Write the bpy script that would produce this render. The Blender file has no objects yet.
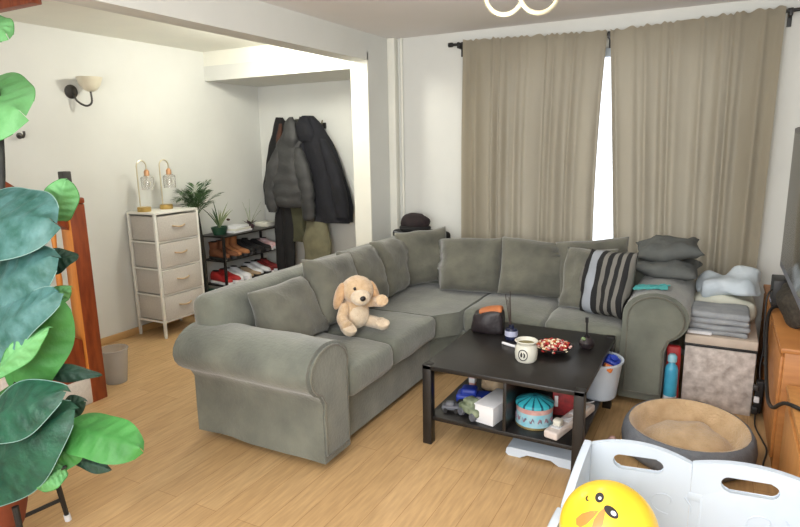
import bpy, bmesh, math, random
from mathutils import Vector, Matrix, Euler, noise
random.seed(7)
PI = math.pi
scn = bpy.context.scene
COL = scn.collection
V = Vector

# ------------------------------------------------------------------ materials
def mat(name, c1, c2=None, scale=8.0, rough=0.6, bump=0.0, bscale=None, metal=0.0, sheen=0.0, detail=4.0,
        stretch=(1, 1, 1), trans=0.0, alpha=1.0, spec=0.5, emit=0.0, coat=0.0):
    m = bpy.data.materials.new(name); m.use_nodes = True
    nt = m.node_tree; N = nt.nodes; L = nt.links
    b = N['Principled BSDF']
    b.inputs['Roughness'].default_value = rough
    b.inputs['Metallic'].default_value = metal
    b.inputs['Specular IOR Level'].default_value = spec
    b.inputs['Sheen Weight'].default_value = sheen
    b.inputs['Transmission Weight'].default_value = trans
    b.inputs['Alpha'].default_value = alpha
    b.inputs['Coat Weight'].default_value = coat
    c2 = c2 or tuple(x * 0.88 for x in c1)
    tc = N.new('ShaderNodeTexCoord'); mp = N.new('ShaderNodeMapping'); mp.inputs['Scale'].default_value = stretch
    nz = N.new('ShaderNodeTexNoise'); nz.inputs['Scale'].default_value = scale; nz.inputs['Detail'].default_value = detail
    rp = N.new('ShaderNodeValToRGB')
    rp.color_ramp.elements[0].position = 0.3; rp.color_ramp.elements[1].position = 0.7
    rp.color_ramp.elements[0].color = (*c1, 1); rp.color_ramp.elements[1].color = (*c2, 1)
    L.new(tc.outputs['Object'], mp.inputs['Vector']); L.new(mp.outputs[0], nz.inputs['Vector'])
    L.new(nz.outputs['Fac'], rp.inputs['Fac']); L.new(rp.outputs[0], b.inputs['Base Color'])
    if bump:
        n2 = N.new('ShaderNodeTexNoise'); n2.inputs['Scale'].default_value = bscale or scale * 4; n2.inputs['Detail'].default_value = 3
        bp = N.new('ShaderNodeBump'); bp.inputs['Strength'].default_value = bump; bp.inputs['Distance'].default_value = 0.01
        L.new(mp.outputs[0], n2.inputs['Vector']); L.new(n2.outputs['Fac'], bp.inputs['Height']); L.new(bp.outputs[0], b.inputs['Normal'])
    if emit:
        b.inputs['Emission Color'].default_value = (*c1, 1); b.inputs['Emission Strength'].default_value = emit
    return m

def srgb(r, g, b):
    f = lambda x: (x / 255 / 12.92) if x / 255 <= 0.04045 else ((x / 255 + 0.055) / 1.055) ** 2.4
    return (f(r), f(g), f(b))

M = {}
M['wall'] = mat('wall_paint', srgb(214, 215, 210), srgb(209, 210, 205), 3, 0.85, 0.05, 120)
M['ceil'] = mat('ceiling_paint', srgb(228, 224, 222), srgb(224, 221, 218), 2, 0.9, 0.1, 90)
M['gloss'] = mat('white_gloss_paint', srgb(232, 231, 220), srgb(226, 226, 216), 3, 0.45)
M['white'] = mat('white_plastic', srgb(200, 211, 223), srgb(195, 206, 219), 3, 0.4)
M['whiteMetal'] = mat('white_metal', srgb(228, 227, 220), srgb(222, 221, 214), 5, 0.45)
M['black'] = mat('black_wood', srgb(26, 24, 23), srgb(33, 30, 29), 14, 0.33, stretch=(1, 6, 1))
M['blackp'] = mat('black_plastic', srgb(22, 22, 22), srgb(32, 31, 31), 20, 0.5)
M['sofa'] = mat('sofa_velvet', srgb(116, 119, 107), srgb(88, 91, 83), 5.0, 0.9, 0.3, 60, sheen=0.4, detail=9)
M['sofad'] = mat('pillow_velvet', srgb(108, 107, 94), srgb(80, 80, 72), 6.0, 0.9, 0.35, 50, sheen=0.35, detail=9)
M['curtain'] = None
M['pine'] = mat('orange_wood', srgb(186, 126, 68), srgb(165, 106, 54), 5, 0.5, stretch=(1, 1, 8))
M['pine2'] = mat('light_orange_wood', srgb(205, 148, 86), srgb(188, 130, 72), 5, 0.5, stretch=(8, 8, 1))
M['skirt'] = mat('skirting_wood', srgb(196, 158, 108), srgb(186, 148, 98), 5, 0.5)
M['mahog'] = mat('mahogany_wood', srgb(150, 72, 34), srgb(112, 46, 22), 6, 0.4, stretch=(5, 5, 1))
M['spindle_lit_newel'] = mat('amber_spindle_lit_newel', srgb(222, 146, 66), srgb(200, 122, 52), 6, 0.4, stretch=(5, 5, 1))
M['drawer'] = mat('grey_linen', srgb(198, 193, 186), srgb(184, 179, 172), 90, 0.9, 0.2, 200)
M['gold'] = mat('brass', srgb(208, 178, 112), srgb(190, 160, 96), 10, 0.3, metal=0.9)
M['champ'] = mat('pale_gold_metal', srgb(226, 218, 190), srgb(214, 204, 176), 10, 0.28, metal=0.7)
M['tan'] = mat('tan_leather', srgb(196, 172, 140), srgb(182, 156, 122), 20, 0.6)
M['iron'] = mat('dark_iron', srgb(70, 68, 66), srgb(84, 82, 80), 20, 0.45, metal=0.6)
M['glass'] = mat('clear_glass', (0.95, 0.95, 0.93), (0.95, 0.95, 0.93), 3, 0.08, trans=0.85)
M['frost'] = mat('cream_glass_shade', srgb(222, 216, 196), srgb(212, 205, 182), 12, 0.4)
M['palm'] = mat('palm_green', srgb(52, 84, 52), srgb(84, 112, 68), 12, 0.6)
M['sage'] = mat('sage_green', srgb(112, 132, 92), srgb(150, 156, 120), 12, 0.7)
M['potg'] = mat('dark_green_pot', srgb(30, 62, 46), srgb(38, 74, 54), 8, 0.4)
M['terra'] = mat('terracotta', srgb(142, 72, 44), srgb(122, 58, 36), 9, 0.7)
M['soil'] = mat('soil', srgb(60, 44, 34), srgb(36, 28, 24), 40, 1, 0.5)
M['puffer'] = mat('charcoal_puffer', srgb(62, 62, 62), srgb(48, 49, 50), 9, 0.65, 0.3, 40)
M['navy'] = mat('navy_wool', srgb(22, 23, 32), srgb(15, 16, 23), 12, 0.85, 0.3, 80)
M['blackc'] = mat('black_cloth', srgb(18, 18, 20), srgb(26, 25, 26), 14, 0.9, 0.2, 60)
M['olive'] = mat('olive_cloth', srgb(74, 74, 52), srgb(58, 58, 42), 9, 0.9, 0.3, 50)
M['khaki'] = mat('khaki_canvas', srgb(120, 116, 92), srgb(98, 96, 76), 9, 0.9, 0.3, 50)
M['rust'] = mat('rust_cloth', srgb(78, 48, 36), srgb(62, 38, 28), 9, 0.9)
M['plush'] = mat('cream_plush', srgb(214, 186, 150), srgb(196, 164, 126), 40, 1, 0.8, 130, sheen=0.5)
M['plushl'] = mat('pale_plush', srgb(226, 208, 182), srgb(212, 190, 160), 40, 1, 0.8, 130, sheen=0.5)
M['plushe'] = mat('ear_plush', srgb(206, 166, 124), srgb(190, 150, 108), 40, 1, 0.8, 130, sheen=0.5)
M['nose'] = mat('nose_black', srgb(24, 20, 20), None, 10, 0.4)
M['leather'] = mat('dark_leather', srgb(44, 36, 38), srgb(30, 25, 28), 12, 0.45, 0.3, 60)
M['copper'] = mat('copper_lining', srgb(190, 116, 66), srgb(150, 84, 46), 14, 0.6)
M['navyglass'] = mat('blue_black_glass', srgb(28, 32, 52), srgb(36, 42, 70), 10, 0.12)
M['lilac'] = mat('pale_label', srgb(190, 192, 212), srgb(170, 174, 200), 20, 0.6)
M['ceram'] = mat('cream_ceramic', srgb(218, 216, 204), srgb(208, 206, 192), 8, 0.3)
M['olivein'] = mat('olive_wax', srgb(120, 112, 72), srgb(104, 98, 64), 8, 0.6)
M['reed'] = mat('dark_reed', srgb(52, 40, 36), srgb(62, 48, 42), 8, 0.8)
M['blue'] = mat('royal_blue', srgb(38, 66, 172), srgb(28, 50, 140), 10, 0.5)
M['camo'] = mat('camo_green', srgb(70, 84, 58), srgb(156, 166, 140), 22, 0.7, detail=1)
M['greyt'] = mat('grey_toy', srgb(86, 88, 96), srgb(110, 112, 118), 14, 0.6)
M['paper'] = mat('white_paper', srgb(226, 226, 228), srgb(218, 219, 222), 4, 0.7)
M['red'] = mat('red_print', srgb(186, 48, 44), srgb(160, 36, 38), 12, 0.55)
M['redw'] = mat('red_and_white_print', srgb(190, 60, 54), srgb(226, 206, 200), 30, 0.55, detail=1)
M['teal'] = mat('turquoise_print', srgb(62, 178, 190), srgb(50, 164, 180), 12, 0.45)
M['darkteal'] = mat('dark_teal_print', srgb(18, 78, 98), srgb(22, 88, 108), 12, 0.45)
M['tinblue'] = mat('pale_blue_print', srgb(120, 190, 208), srgb(168, 198, 206), 22, 0.45, detail=2)
M['tinpink'] = mat('dusty_pink_print', srgb(188, 136, 132), srgb(206, 168, 160), 24, 0.45, detail=2)
M['tingold'] = mat('gold_rim', srgb(170, 150, 100), None, 12, 0.35, metal=0.6)
M['stripw'] = mat('warm_white_plastic', srgb(218, 206, 198), srgb(208, 196, 188), 6, 0.45)
M['bed_out'] = mat('grey_felt', srgb(120, 124, 130), srgb(104, 109, 116), 25, 0.95, 0.4, 120)
M['bed_in'] = mat('beige_fleece', srgb(208, 180, 142), srgb(188, 158, 120), 14, 1, 0.7, 90, sheen=0.4)
M['crush'] = mat('crushed_velvet', srgb(222, 212, 204), srgb(160, 147, 138), 20, 0.6, 0.3, 40, sheen=0.6, detail=8)
M['crushtop'] = mat('beige_board', srgb(204, 190, 174), srgb(190, 174, 158), 12, 0.7)
M['blanket'] = mat('grey_blanket', srgb(160, 164, 167), srgb(142, 146, 150), 14, 0.95, 0.4, 90)
M['linen'] = mat('pale_blue_linen', srgb(206, 216, 222), srgb(186, 198, 206), 7, 0.9, 0.3, 30)
M['linen2'] = mat('cream_linen', srgb(208, 208, 192), srgb(196, 198, 184), 7, 0.9, 0.3, 30)
M['charc'] = mat('charcoal_pillow_cloth', srgb(98, 101, 98), srgb(82, 85, 84), 9, 0.9, 0.3, 60)
M['turq'] = mat('turquoise_cloth', srgb(92, 184, 182), srgb(66, 158, 160), 22, 0.85, 0.4, 60)
M['aqua'] = mat('aqua_bottle', srgb(70, 166, 196), srgb(58, 146, 182), 16, 0.35)
M['screen'] = mat('tv_screen', srgb(58, 56, 50), srgb(50, 50, 46), 2, 0.15)  # greenish brown reflection put into the screen's base colour
M['bezel'] = mat('tv_bezel', srgb(40, 38, 54), srgb(34, 33, 44), 10, 0.4)
M['bezelg'] = mat('grey_bezel', srgb(108, 110, 122), srgb(98, 100, 112), 10, 0.35)
M['yellow'] = mat('yellow_vinyl', srgb(246, 208, 52), srgb(240, 198, 44), 4, 0.3)
M['orange'] = mat('orange_print', srgb(226, 130, 62), srgb(220, 122, 58), 6, 0.35)
M['pinkw'] = mat('pink_white_fabric', srgb(214, 164, 164), srgb(226, 208, 208), 26, 0.7, detail=1)
M['shoebrown'] = mat('brown_suede', srgb(126, 78, 48), srgb(104, 62, 38), 18, 0.85)
M['shoetan'] = mat('tan_suede', srgb(168, 112, 70), srgb(146, 94, 58), 18, 0.85)
M['shoewhite'] = mat('white_trainer', srgb(236, 236, 236), srgb(226, 228, 232), 12, 0.5)
M['beige'] = mat('beige_cloth', srgb(190, 168, 138), srgb(172, 148, 118), 14, 0.9)
M['starflower'] = mat('mauve_petals', srgb(86, 58, 62), srgb(60, 42, 48), 14, 0.7)
M['carpet'] = mat('pale_carpet', srgb(220, 212, 202), srgb(206, 198, 188), 60, 1, 0.5, 150)
M['greybin'] = mat('grey_translucent_plastic', srgb(196, 194, 190), srgb(188, 186, 182), 5, 0.4, alpha=0.42)
M['leaf_teal'] = mat('bluish_leaf', srgb(84, 126, 124), srgb(34, 84, 72), 16, 0.55, 0.4, 40, detail=8)
M['leaf_deep'] = mat('deep_green_leaf', srgb(36, 92, 68), srgb(20, 60, 46), 18, 0.5, 0.4, 40, detail=8)
M['leaf_dark'] = mat('dark_green_leaf', srgb(44, 78, 60), srgb(34, 62, 50), 14, 0.6, 0.3, 40)
M['leaf_lime'] = mat('light_green_leaf', srgb(112, 172, 112), srgb(88, 150, 86), 9, 0.6, 0.3, 40)
M['leaf_green'] = mat('bright_green_leaf', srgb(76, 146, 72), srgb(54, 118, 52), 9, 0.55, 0.3, 40)
M['leafedge'] = mat('pale_leaf_edge', srgb(128, 160, 152), None, 9, 0.6)
M['stem'] = mat('dark_stem', srgb(40, 40, 34), srgb(30, 30, 28), 12, 0.7)

def mix_ramp(m, stops, axis=0, space='Object', const=True):
    """colour along one object axis through a ramp"""
    nt = m.node_tree; N = nt.nodes; L = nt.links; b = N['Principled BSDF']
    tc = N.new('ShaderNodeTexCoord'); sp = N.new('ShaderNodeSeparateXYZ'); rp = N.new('ShaderNodeValToRGB')
    mr = N.new('ShaderNodeMapRange'); lo, hi, st = stops
    mr.inputs['From Min'].default_value = lo; mr.inputs['From Max'].default_value = hi
    cr = rp.color_ramp; cr.interpolation = 'CONSTANT' if const else 'LINEAR'
    while len(cr.elements) < len(st): cr.elements.new(0.5)
    for e, (p, c) in zip(cr.elements, st): e.position = p; e.color = (*c, 1)
    L.new(tc.outputs[space], sp.inputs[0]); L.new(sp.outputs[axis], mr.inputs['Value']); L.new(mr.outputs[0], rp.inputs['Fac'])
    L.new(rp.outputs[0], b.inputs['Base Color'])
    return m

# floor planks: boards run along Y
def floor_mat():
    m = bpy.data.materials.new('oak_laminate'); m.use_nodes = True
    nt = m.node_tree; N = nt.nodes; L = nt.links; b = N['Principled BSDF']
    tc = N.new('ShaderNodeTexCoord'); mp = N.new('ShaderNodeMapping'); mp.inputs['Rotation'].default_value = (0, 0, PI / 2)
    br = N.new('ShaderNodeTexBrick'); br.inputs['Scale'].default_value = 1.0
    br.inputs['Brick Width'].default_value = 1.25; br.inputs['Row Height'].default_value = 0.125; br.inputs['Mortar Size'].default_value = 0.0012
    br.inputs['Color1'].default_value = (*srgb(196, 163, 119), 1); br.inputs['Color2'].default_value = (*srgb(187, 153, 109), 1)
    br.inputs['Mortar'].default_value = (*srgb(150, 112, 68), 1); br.offset = 0.37
    nz = N.new('ShaderNodeTexNoise'); nz.inputs['Scale'].default_value = 7; nz.inputs['Detail'].default_value = 5
    m2 = N.new('ShaderNodeMapping'); m2.inputs['Scale'].default_value = (9, 0.9, 1)
    rp = N.new('ShaderNodeValToRGB'); rp.color_ramp.elements[0].color = (0.80, 0.77, 0.72, 1); rp.color_ramp.elements[1].color = (1.12, 1.1, 1.06, 1)
    rp.color_ramp.elements[0].position = 0.3; rp.color_ramp.elements[1].position = 0.68
    mx = N.new('ShaderNodeMix'); mx.data_type = 'RGBA'; mx.blend_type = 'MULTIPLY'; mx.inputs['Factor'].default_value = 0.8
    L.new(tc.outputs['Object'], mp.inputs[0]); L.new(mp.outputs[0], br.inputs['Vector'])
    L.new(tc.outputs['Object'], m2.inputs[0]); L.new(m2.outputs[0], nz.inputs['Vector']); L.new(nz.outputs['Fac'], rp.inputs['Fac'])
    L.new(br.outputs['Color'], mx.inputs[6]); L.new(rp.outputs[0], mx.inputs[7]); L.new(mx.outputs[2], b.inputs['Base Color'])
    b.inputs['Roughness'].default_value = 0.42; b.inputs['Specular IOR Level'].default_value = 0.4
    return m
M['floor'] = floor_mat()

def curtain_mat():
    m = mat('taupe_curtain', srgb(166, 158, 140), srgb(155, 147, 130), 5, 0.95, 0.25, 350, stretch=(1, 1, 0.3))
    nt = m.node_tree; N = nt.nodes; L = nt.links; b = N['Principled BSDF']; out = N['Material Output']
    tr = N.new('ShaderNodeBsdfTranslucent'); tr.inputs['Color'].default_value = (*srgb(190, 180, 160), 1)
    mx = N.new('ShaderNodeMixShader'); mx.inputs['Fac'].default_value = 0.36
    L.new(b.outputs[0], mx.inputs[1]); L.new(tr.outputs[0], mx.inputs[2]); L.new(mx.outputs[0], out.inputs['Surface'])
    return m
M['curtain'] = curtain_mat()

# ------------------------------------------------------------------ objects
def wloc(o):
    v = V((0, 0, 0))
    while o is not None: v += o.location; o = o.parent
    return v

def obj(name, bm, m, parent=None, ang=38, smooth=True):
    me = bpy.data.meshes.new(name)
    bmesh.ops.recalc_face_normals(bm, faces=bm.faces)
    bm.to_mesh(me); bm.free()
    for mm in (m if isinstance(m, (list, tuple)) else [m]): me.materials.append(mm)
    if smooth:
        me.polygons.foreach_set('use_smooth', [True] * len(me.polygons))
        me.set_sharp_from_angle(angle=math.radians(ang))
    o = bpy.data.objects.new(name, me); COL.objects.link(o)
    if parent is not None:
        o.parent = parent; o.location = -wloc(parent)
    return o

def tag(o, label, cat, group=None):
    o['label'] = label; o['category'] = cat
    if group: o['group'] = group
    return o

def thing(name, label, cat, loc=(0, 0, 0), group=None):
    o = bpy.data.objects.new(name, None); COL.objects.link(o); o.location = loc; o.empty_display_size = 0.05
    return tag(o, label, cat, group)

def struct(name, bm, m, parent=None, **k):
    o = obj(name, bm, m, parent, **k)
    if parent is None: o['kind'] = 'structure'
    return o

def dup(root, loc=None, rot=None, label=None):
    r = root.copy(); COL.objects.link(r)
    if loc is not None: r.location = loc
    if rot is not None: r.rotation_euler = rot
    if label: r['label'] = label
    for ch in list(root.children):
        c = ch.copy(); COL.objects.link(c); c.parent = r
        for g in list(ch.children):
            d = g.copy(); COL.objects.link(d); d.parent = c
    return r

# ------------------------------------------------------------------ shapes
def BM(): return bmesh.new()

def xf(bm, verts, mtx):
    for v in verts: v.co = mtx @ v.co

def box(bm, lo, hi, bev=0.0, rot=None, seg=2, taper=None):
    lo, hi = V(lo), V(hi); c = (lo + hi) / 2; s = hi - lo
    r = bmesh.ops.create_cube(bm, size=1.0); vs = r['verts']
    for v in vs:
        v.co = V((v.co.x * s.x, v.co.y * s.y, v.co.z * s.z))
        if taper and v.co.z < 0: v.co.x *= taper; v.co.y *= taper
    if bev:
        es = list({e for v in vs for e in v.link_edges})
        rr = bmesh.ops.bevel(bm, geom=es, offset=min(bev, min(s) * 0.49), segments=seg, affect='EDGES', profile=0.5)
        vs = list({v for f in rr['faces'] for v in f.verts} | {v for v in vs if v.is_valid})
    R = Euler(rot).to_matrix() if rot else Matrix.Identity(3)
    for v in vs: v.co = R @ v.co + c
    return vs

def softbox(bm, c, size, r, n=6, puff=(0, 0, 0), ns=0.0, nf=4.0, seed=0, rot=None, rn=3):
    """rounded, optionally puffed and crumpled box"""
    h = V(size) / 2; r = min(r, min(h) * 0.98); c = V(c)
    def coords(a):
        inner = a - r
        o = [-a + r * (1 - math.cos(k / rn * PI / 2)) for k in range(rn)]
        mid = [-inner + 2 * inner * k / n for k in range(n + 1)]
        return o + mid + [-x for x in reversed(o)]
    C = [coords(h[i]) for i in range(3)]
    R = Euler(rot).to_matrix() if rot else Matrix.Identity(3)
    cache = {}
    def vert(p):
        k = tuple(round(x, 6) for x in p)
        if k in cache: return cache[k]
        p = V(p); q = V([max(-(h[i] - r), min(h[i] - r, p[i])) for i in range(3)]); d = p - q
        if d.length > 1e-9: p2 = q + d.normalized() * r
        else: p2 = p.copy()
        u = [p2[i] / h[i] for i in range(3)]
        for i in range(3):
            if puff[i]:
                a, b = [j for j in range(3) if j != i]
                p2[i] += puff[i] * u[i] * (1 - u[a] ** 2) * (1 - u[b] ** 2)
        if ns:
            q3 = p2 * nf + V((seed * 7.3, seed * 3.1, seed))
            p2 += V((noise.noise(q3), noise.noise(q3 + V((9, 2, 5))), noise.noise(q3 + V((3, 8, 1))))) * ns
        v = bm.verts.new(R @ p2 + c); cache[k] = v
        return v
    for ax in range(3):
        a, b = [j for j in range(3) if j != ax]
        for sgn in (-1, 1):
            for i in range(len(C[a]) - 1):
                for j in range(len(C[b]) - 1):
                    quad = []
                    for (ii, jj) in ((i, j), (i + 1, j), (i + 1, j + 1), (i, j + 1)):
                        p = [0, 0, 0]; p[ax] = sgn * h[ax]; p[a] = C[a][ii]; p[b] = C[b][jj]
                        w = vert(p)
                        if w not in quad: quad.append(w)
                    if len(quad) >= 3:
                        try: bm.faces.new(quad)
                        except ValueError: pass

def tube(bm, pts, r, n=8, closed=False, caps=True):
    pts = [V(p) for p in pts]; k = len(pts)
    rad = r if isinstance(r, (list, tuple)) else [r] * k
    T = []
    for i in range(k):
        if closed: t = pts[(i + 1) % k] - pts[i - 1]
        else: t = pts[min(i + 1, k - 1)] - pts[max(i - 1, 0)]
        T.append(t.normalized() if t.length else V((0, 0, 1)))
    a = V((0, 0, 1)) if abs(T[0].z) < 0.9 else V((1, 0, 0))
    u = T[0].cross(a).normalized(); rings = []
    for i in range(k):
        u = (u - T[i] * u.dot(T[i])); u = u.normalized() if u.length > 1e-6 else T[i].orthogonal().normalized()
        w = T[i].cross(u)
        rings.append([bm.verts.new(pts[i] + (u * math.cos(2 * PI * j / n) + w * math.sin(2 * PI * j / n)) * rad[i]) for j in range(n)])
    for i in range(k if closed else k - 1):
        A, B = rings[i], rings[(i + 1) % k]
        for j in range(n): bm.faces.new((A[j], A[(j + 1) % n], B[(j + 1) % n], B[j]))
    if caps and not closed:
        bm.faces.new(rings[0][::-1]); bm.faces.new(rings[-1])

def arc(c, r, a0, a1, n, u=(1, 0, 0), w=(0, 0, 1)):
    c, u, w = V(c), V(u), V(w)
    return [c + u * (r * math.cos(a0 + (a1 - a0) * i / n)) + w * (r * math.sin(a0 + (a1 - a0) * i / n)) for i in range(n + 1)]

def spline(pts, n=6):
    pts = [V(p) for p in pts]; P = [pts[0]] + pts + [pts[-1]]; out = []
    for i in range(1, len(P) - 2):
        for k in range(n):
            t = k / n; a, b, c, d = P[i - 1], P[i], P[i + 1], P[i + 2]
            out.append(0.5 * ((2 * b) + (c - a) * t + (2 * a - 5 * b + 4 * c - d) * t * t + (3 * b - a - 3 * c + d) * t ** 3))
    return out + [pts[-1]]

def lathe(bm, prof, c=(0, 0, 0), n=24, sx=1, sy=1, rot=None):
    c = V(c); R = Euler(rot).to_matrix() if rot else Matrix.Identity(3); rings = []
    for (r, z) in prof:
        if r < 1e-6: rings.append([bm.verts.new(R @ V((0, 0, z)) + c)])
        else: rings.append([bm.verts.new(R @ V((r * sx * math.cos(2 * PI * j / n), r * sy * math.sin(2 * PI * j / n), z)) + c) for j in range(n)])
    for A, B in zip(rings, rings[1:]):
        for j in range(n):
            k = (j + 1) % n
            if len(A) == 1 and len(B) == 1: continue
            if len(A) == 1: bm.faces.new((A[0], B[k], B[j]))
            elif len(B) == 1: bm.faces.new((A[j], A[k], B[0]))
            else: bm.faces.new((A[j], A[k], B[k], B[j]))
    if len(rings[0]) > 1 and prof[0][0] > 1e-6 and prof[0] != prof[-1]: bm.faces.new(rings[0][::-1])
    if len(rings[-1]) > 1 and prof[0] != prof[-1]: bm.faces.new(rings[-1])

def ball(bm, c, r, n=16, rot=None, ns=0.0, nf=8.0):
    rx, ry, rz = r if isinstance(r, (tuple, list)) else (r, r, r)
    res = bmesh.ops.create_uvsphere(bm, u_segments=n, v_segments=max(8, n * 2 // 3), radius=1.0)
    R = Euler(rot).to_matrix() if rot else Matrix.Identity(3)
    for v in res['verts']:
        p = V((v.co.x * rx, v.co.y * ry, v.co.z * rz))
        if ns: p *= 1 + ns * noise.noise(p * nf)
        v.co = R @ p + V(c)

def prism(bm, poly, d0, d1, fn, cap=True):
    """polygon (a,b) swept from d0 to d1; fn(a,b,d)->xyz"""
    A = [bm.verts.new(fn(a, b, d0)) for a, b in poly]; B = [bm.verts.new(fn(a, b, d1)) for a, b in poly]
    n = len(poly)
    for i in range(n): bm.faces.new((A[i], A[(i + 1) % n], B[(i + 1) % n], B[i]))
    if cap: bm.faces.new(A[::-1]); bm.faces.new(B)

def bevel_all(bm, off, seg=2, ang=30):
    es = [e for e in bm.edges if len(e.link_faces) == 2 and e.calc_face_angle(0) > math.radians(ang)]
    bmesh.ops.bevel(bm, geom=es, offset=off, segments=seg, affect='EDGES', profile=0.5)

def pillow_bm(w, h, t, seed=0, n=20, ear=0.05, sag=0.0, crump=0.018):
    bm = BM(); rows = {}
    for s in (1, -1):
        g = []
        for i in range(n + 1):
            row = []
            for j in range(n + 1):
                u, v = -1 + 2 * i / n, -1 + 2 * j / n
                edge = (i in (0, n)) or (j in (0, n))
                if edge and s == -1: row.append(rows[(i, j)]); continue
                pin = 1 - ear * 1.3 * ((1 - abs(v) ** 2)) * abs(u) ** 3 ; pin2 = 1 - ear * 1.3 * ((1 - abs(u) ** 2)) * abs(v) ** 3
                x = u * w / 2 * pin; y = v * h / 2 * pin2
                z = t / 2 * max(0, (1 - u ** 4)) ** 0.62 * max(0, (1 - v ** 4)) ** 0.62 * (1 - 0.15 * v)
                q = V((u * 1.6 + seed * 3.7, v * 1.6, s * 2 + seed))
                cr = noise.noise(q) * crump * 1.3 + noise.noise(q * 2.7) * crump * 0.7
                z = s * (z + cr * (1 - max(abs(u), abs(v)) ** 6))
                x += noise.noise(q + V((5, 5, 5))) * crump * 0.8; 
                y += noise.noise(q + V((8, 1, 5))) * crump * 0.8 - sag * (1 - u * u) * (v + 1) / 2
                p = bm.verts.new((x, y, z)); row.append(p)
                if edge: rows[(i, j)] = p
            g.append(row)
        for i in range(n):
            for j in range(n):
                q4 = (g[i][j], g[i + 1][j], g[i + 1][j + 1], g[i][j + 1])
                bm.faces.new(q4 if s == 1 else q4[::-1])
    return bm

def frame_mtx(c, xdir, ydir):
    x = V(xdir).normalized(); z = x.cross(V(ydir)).normalized(); y = z.cross(x)
    return Matrix(((x.x, y.x, z.x, c[0]), (x.y, y.y, z.y, c[1]), (x.z, y.z, z.z, c[2]), (0, 0, 0, 1)))

def place_mesh(name, bm, m, mtx, parent=None, **k):
    """mesh kept in its own axes, object carries the transform"""
    o = obj(name, bm, m, parent, **k); o.matrix_world = mtx
    return o

# ================================================================== SETTING
CEIL = 2.48
bm = BM(); box(bm, (-4.6, -1.4, -0.1), (1.3, 5.3, 0)); struct('floor', bm, M['floor'])
bm = BM(); box(bm, (-2.6, -1.4, CEIL), (1.3, 4.95, CEIL + 0.1)); struct('ceiling', bm, M['ceil'])
bm = BM(); box(bm, (-4.6, -1.4, CEIL), (-2.6, 4.36, CEIL + 0.1)); struct('ceiling_hallway', bm, M['gloss'])
bm = BM(); box(bm, (-4.6, 4.36, 2.215), (-2.76, 5.3, 2.35)); struct('ceiling_nook', bm, M['wall'])
bm = BM(); box(bm, (-4.6, 4.36, 2.35), (-2.76, 4.46, CEIL)); struct('wall_lintel', bm, M['gloss'])
bm = BM(); box(bm, (-2.76, -1.4, 2.27), (-2.6, 4.36, CEIL)); struct('wall_beam', bm, M['wall'])
bm = BM(); box(bm, (-4.6, -1.4, 0), (-4.42, 5.3, CEIL)); struct('wall_left', bm, M['wall'])
bm = BM(); box(bm, (-4.42, 5.1, 0), (-2.6, 5.3, 2.215)); struct('wall_nook', bm, M['wall'])
bm = BM(); box(bm, (-2.76, 4.36, 0), (-2.6, 4.75, 2.215)); box(bm, (-2.76, 4.75, 0), (-2.6, 5.1, 2.215)); box(bm, (-2.76, 4.36, 2.215), (-2.6, 4.95, CEIL)); struct('wall_nib', bm, M['wall'])
bm = BM(); box(bm, (-2.762, 4.345, 0), (-2.6, 4.36, 2.33)); struct('trim_1', bm, M['gloss'])
# window wall with an opening behind the curtains
WX0, WX1, WZ0, WZ1 = -1.72, 0.12, 0.62, 2.27
bm = BM()
box(bm, (-2.6, 4.75, 0), (WX0, 4.95, CEIL)); box(bm, (WX1, 4.75, 0), (1.3, 4.95, CEIL))
box(bm, (WX0, 4.75, 0), (WX1, 4.95, WZ0)); box(bm, (WX0, 4.75, WZ1), (WX1, 4.95, CEIL))
struct('wall_window', bm, M['wall'])
bm = BM(); box(bm, (1.1, -1.4, 0), (1.3, 4.95, CEIL)); struct('wall_right', bm, M['wall'])
bm = BM(); box(bm, (-4.6, -1.5, 0), (1.3, -1.4, CEIL)); struct('wall_back', bm, M['wall'])
# window: pane, then the frame
bm = BM(); box(bm, (WX0 + 0.03, 4.868, WZ0 + 0.03), (WX1 - 0.03, 4.874, WZ1 - 0.03))
win = struct('window_1', bm, mat('window_daylight_glass', (0.96, 0.98, 1.0), (0.96, 0.98, 1.0), 2, 0.03, trans=1.0))
bm = BM()
for x0, x1 in ((WX0, WX0 + 0.06), (-1.12, -1.06), (WX1 - 0.06, WX1)): box(bm, (x0, 4.84, WZ0), (x1, 4.9, WZ1), 0.006)
for z0, z1 in ((WZ0, WZ0 + 0.06), (WZ1 - 0.06, WZ1)): box(bm, (WX0, 4.84, z0), (WX1, 4.9, z1), 0.006)
struct('window_frame', bm, M['white'], win)
# skirting, corner boxing and its thin pipe
bm = BM(); box(bm, (-4.42, -1.4, 0), (-4.404, 5.1, 0.06), 0.004); struct('baseboard_left', bm, M['skirt'])
bm = BM(); box(bm, (-2.6, 4.68, 0), (-2.53, 4.75, CEIL), 0.004); struct('trim_2', bm, M['gloss'])
bm = BM(); tube(bm, [(-2.49, 4.735, 0.3), (-2.49, 4.735, CEIL)], 0.011, 10); struct('trim_3', bm, M['gloss'])
bm = BM(); box(bm, (-4.42, 2.14, 2.395), (-3.42, 2.2, CEIL), 0.004); struct('trim_4', bm, M['mahog'])

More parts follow.
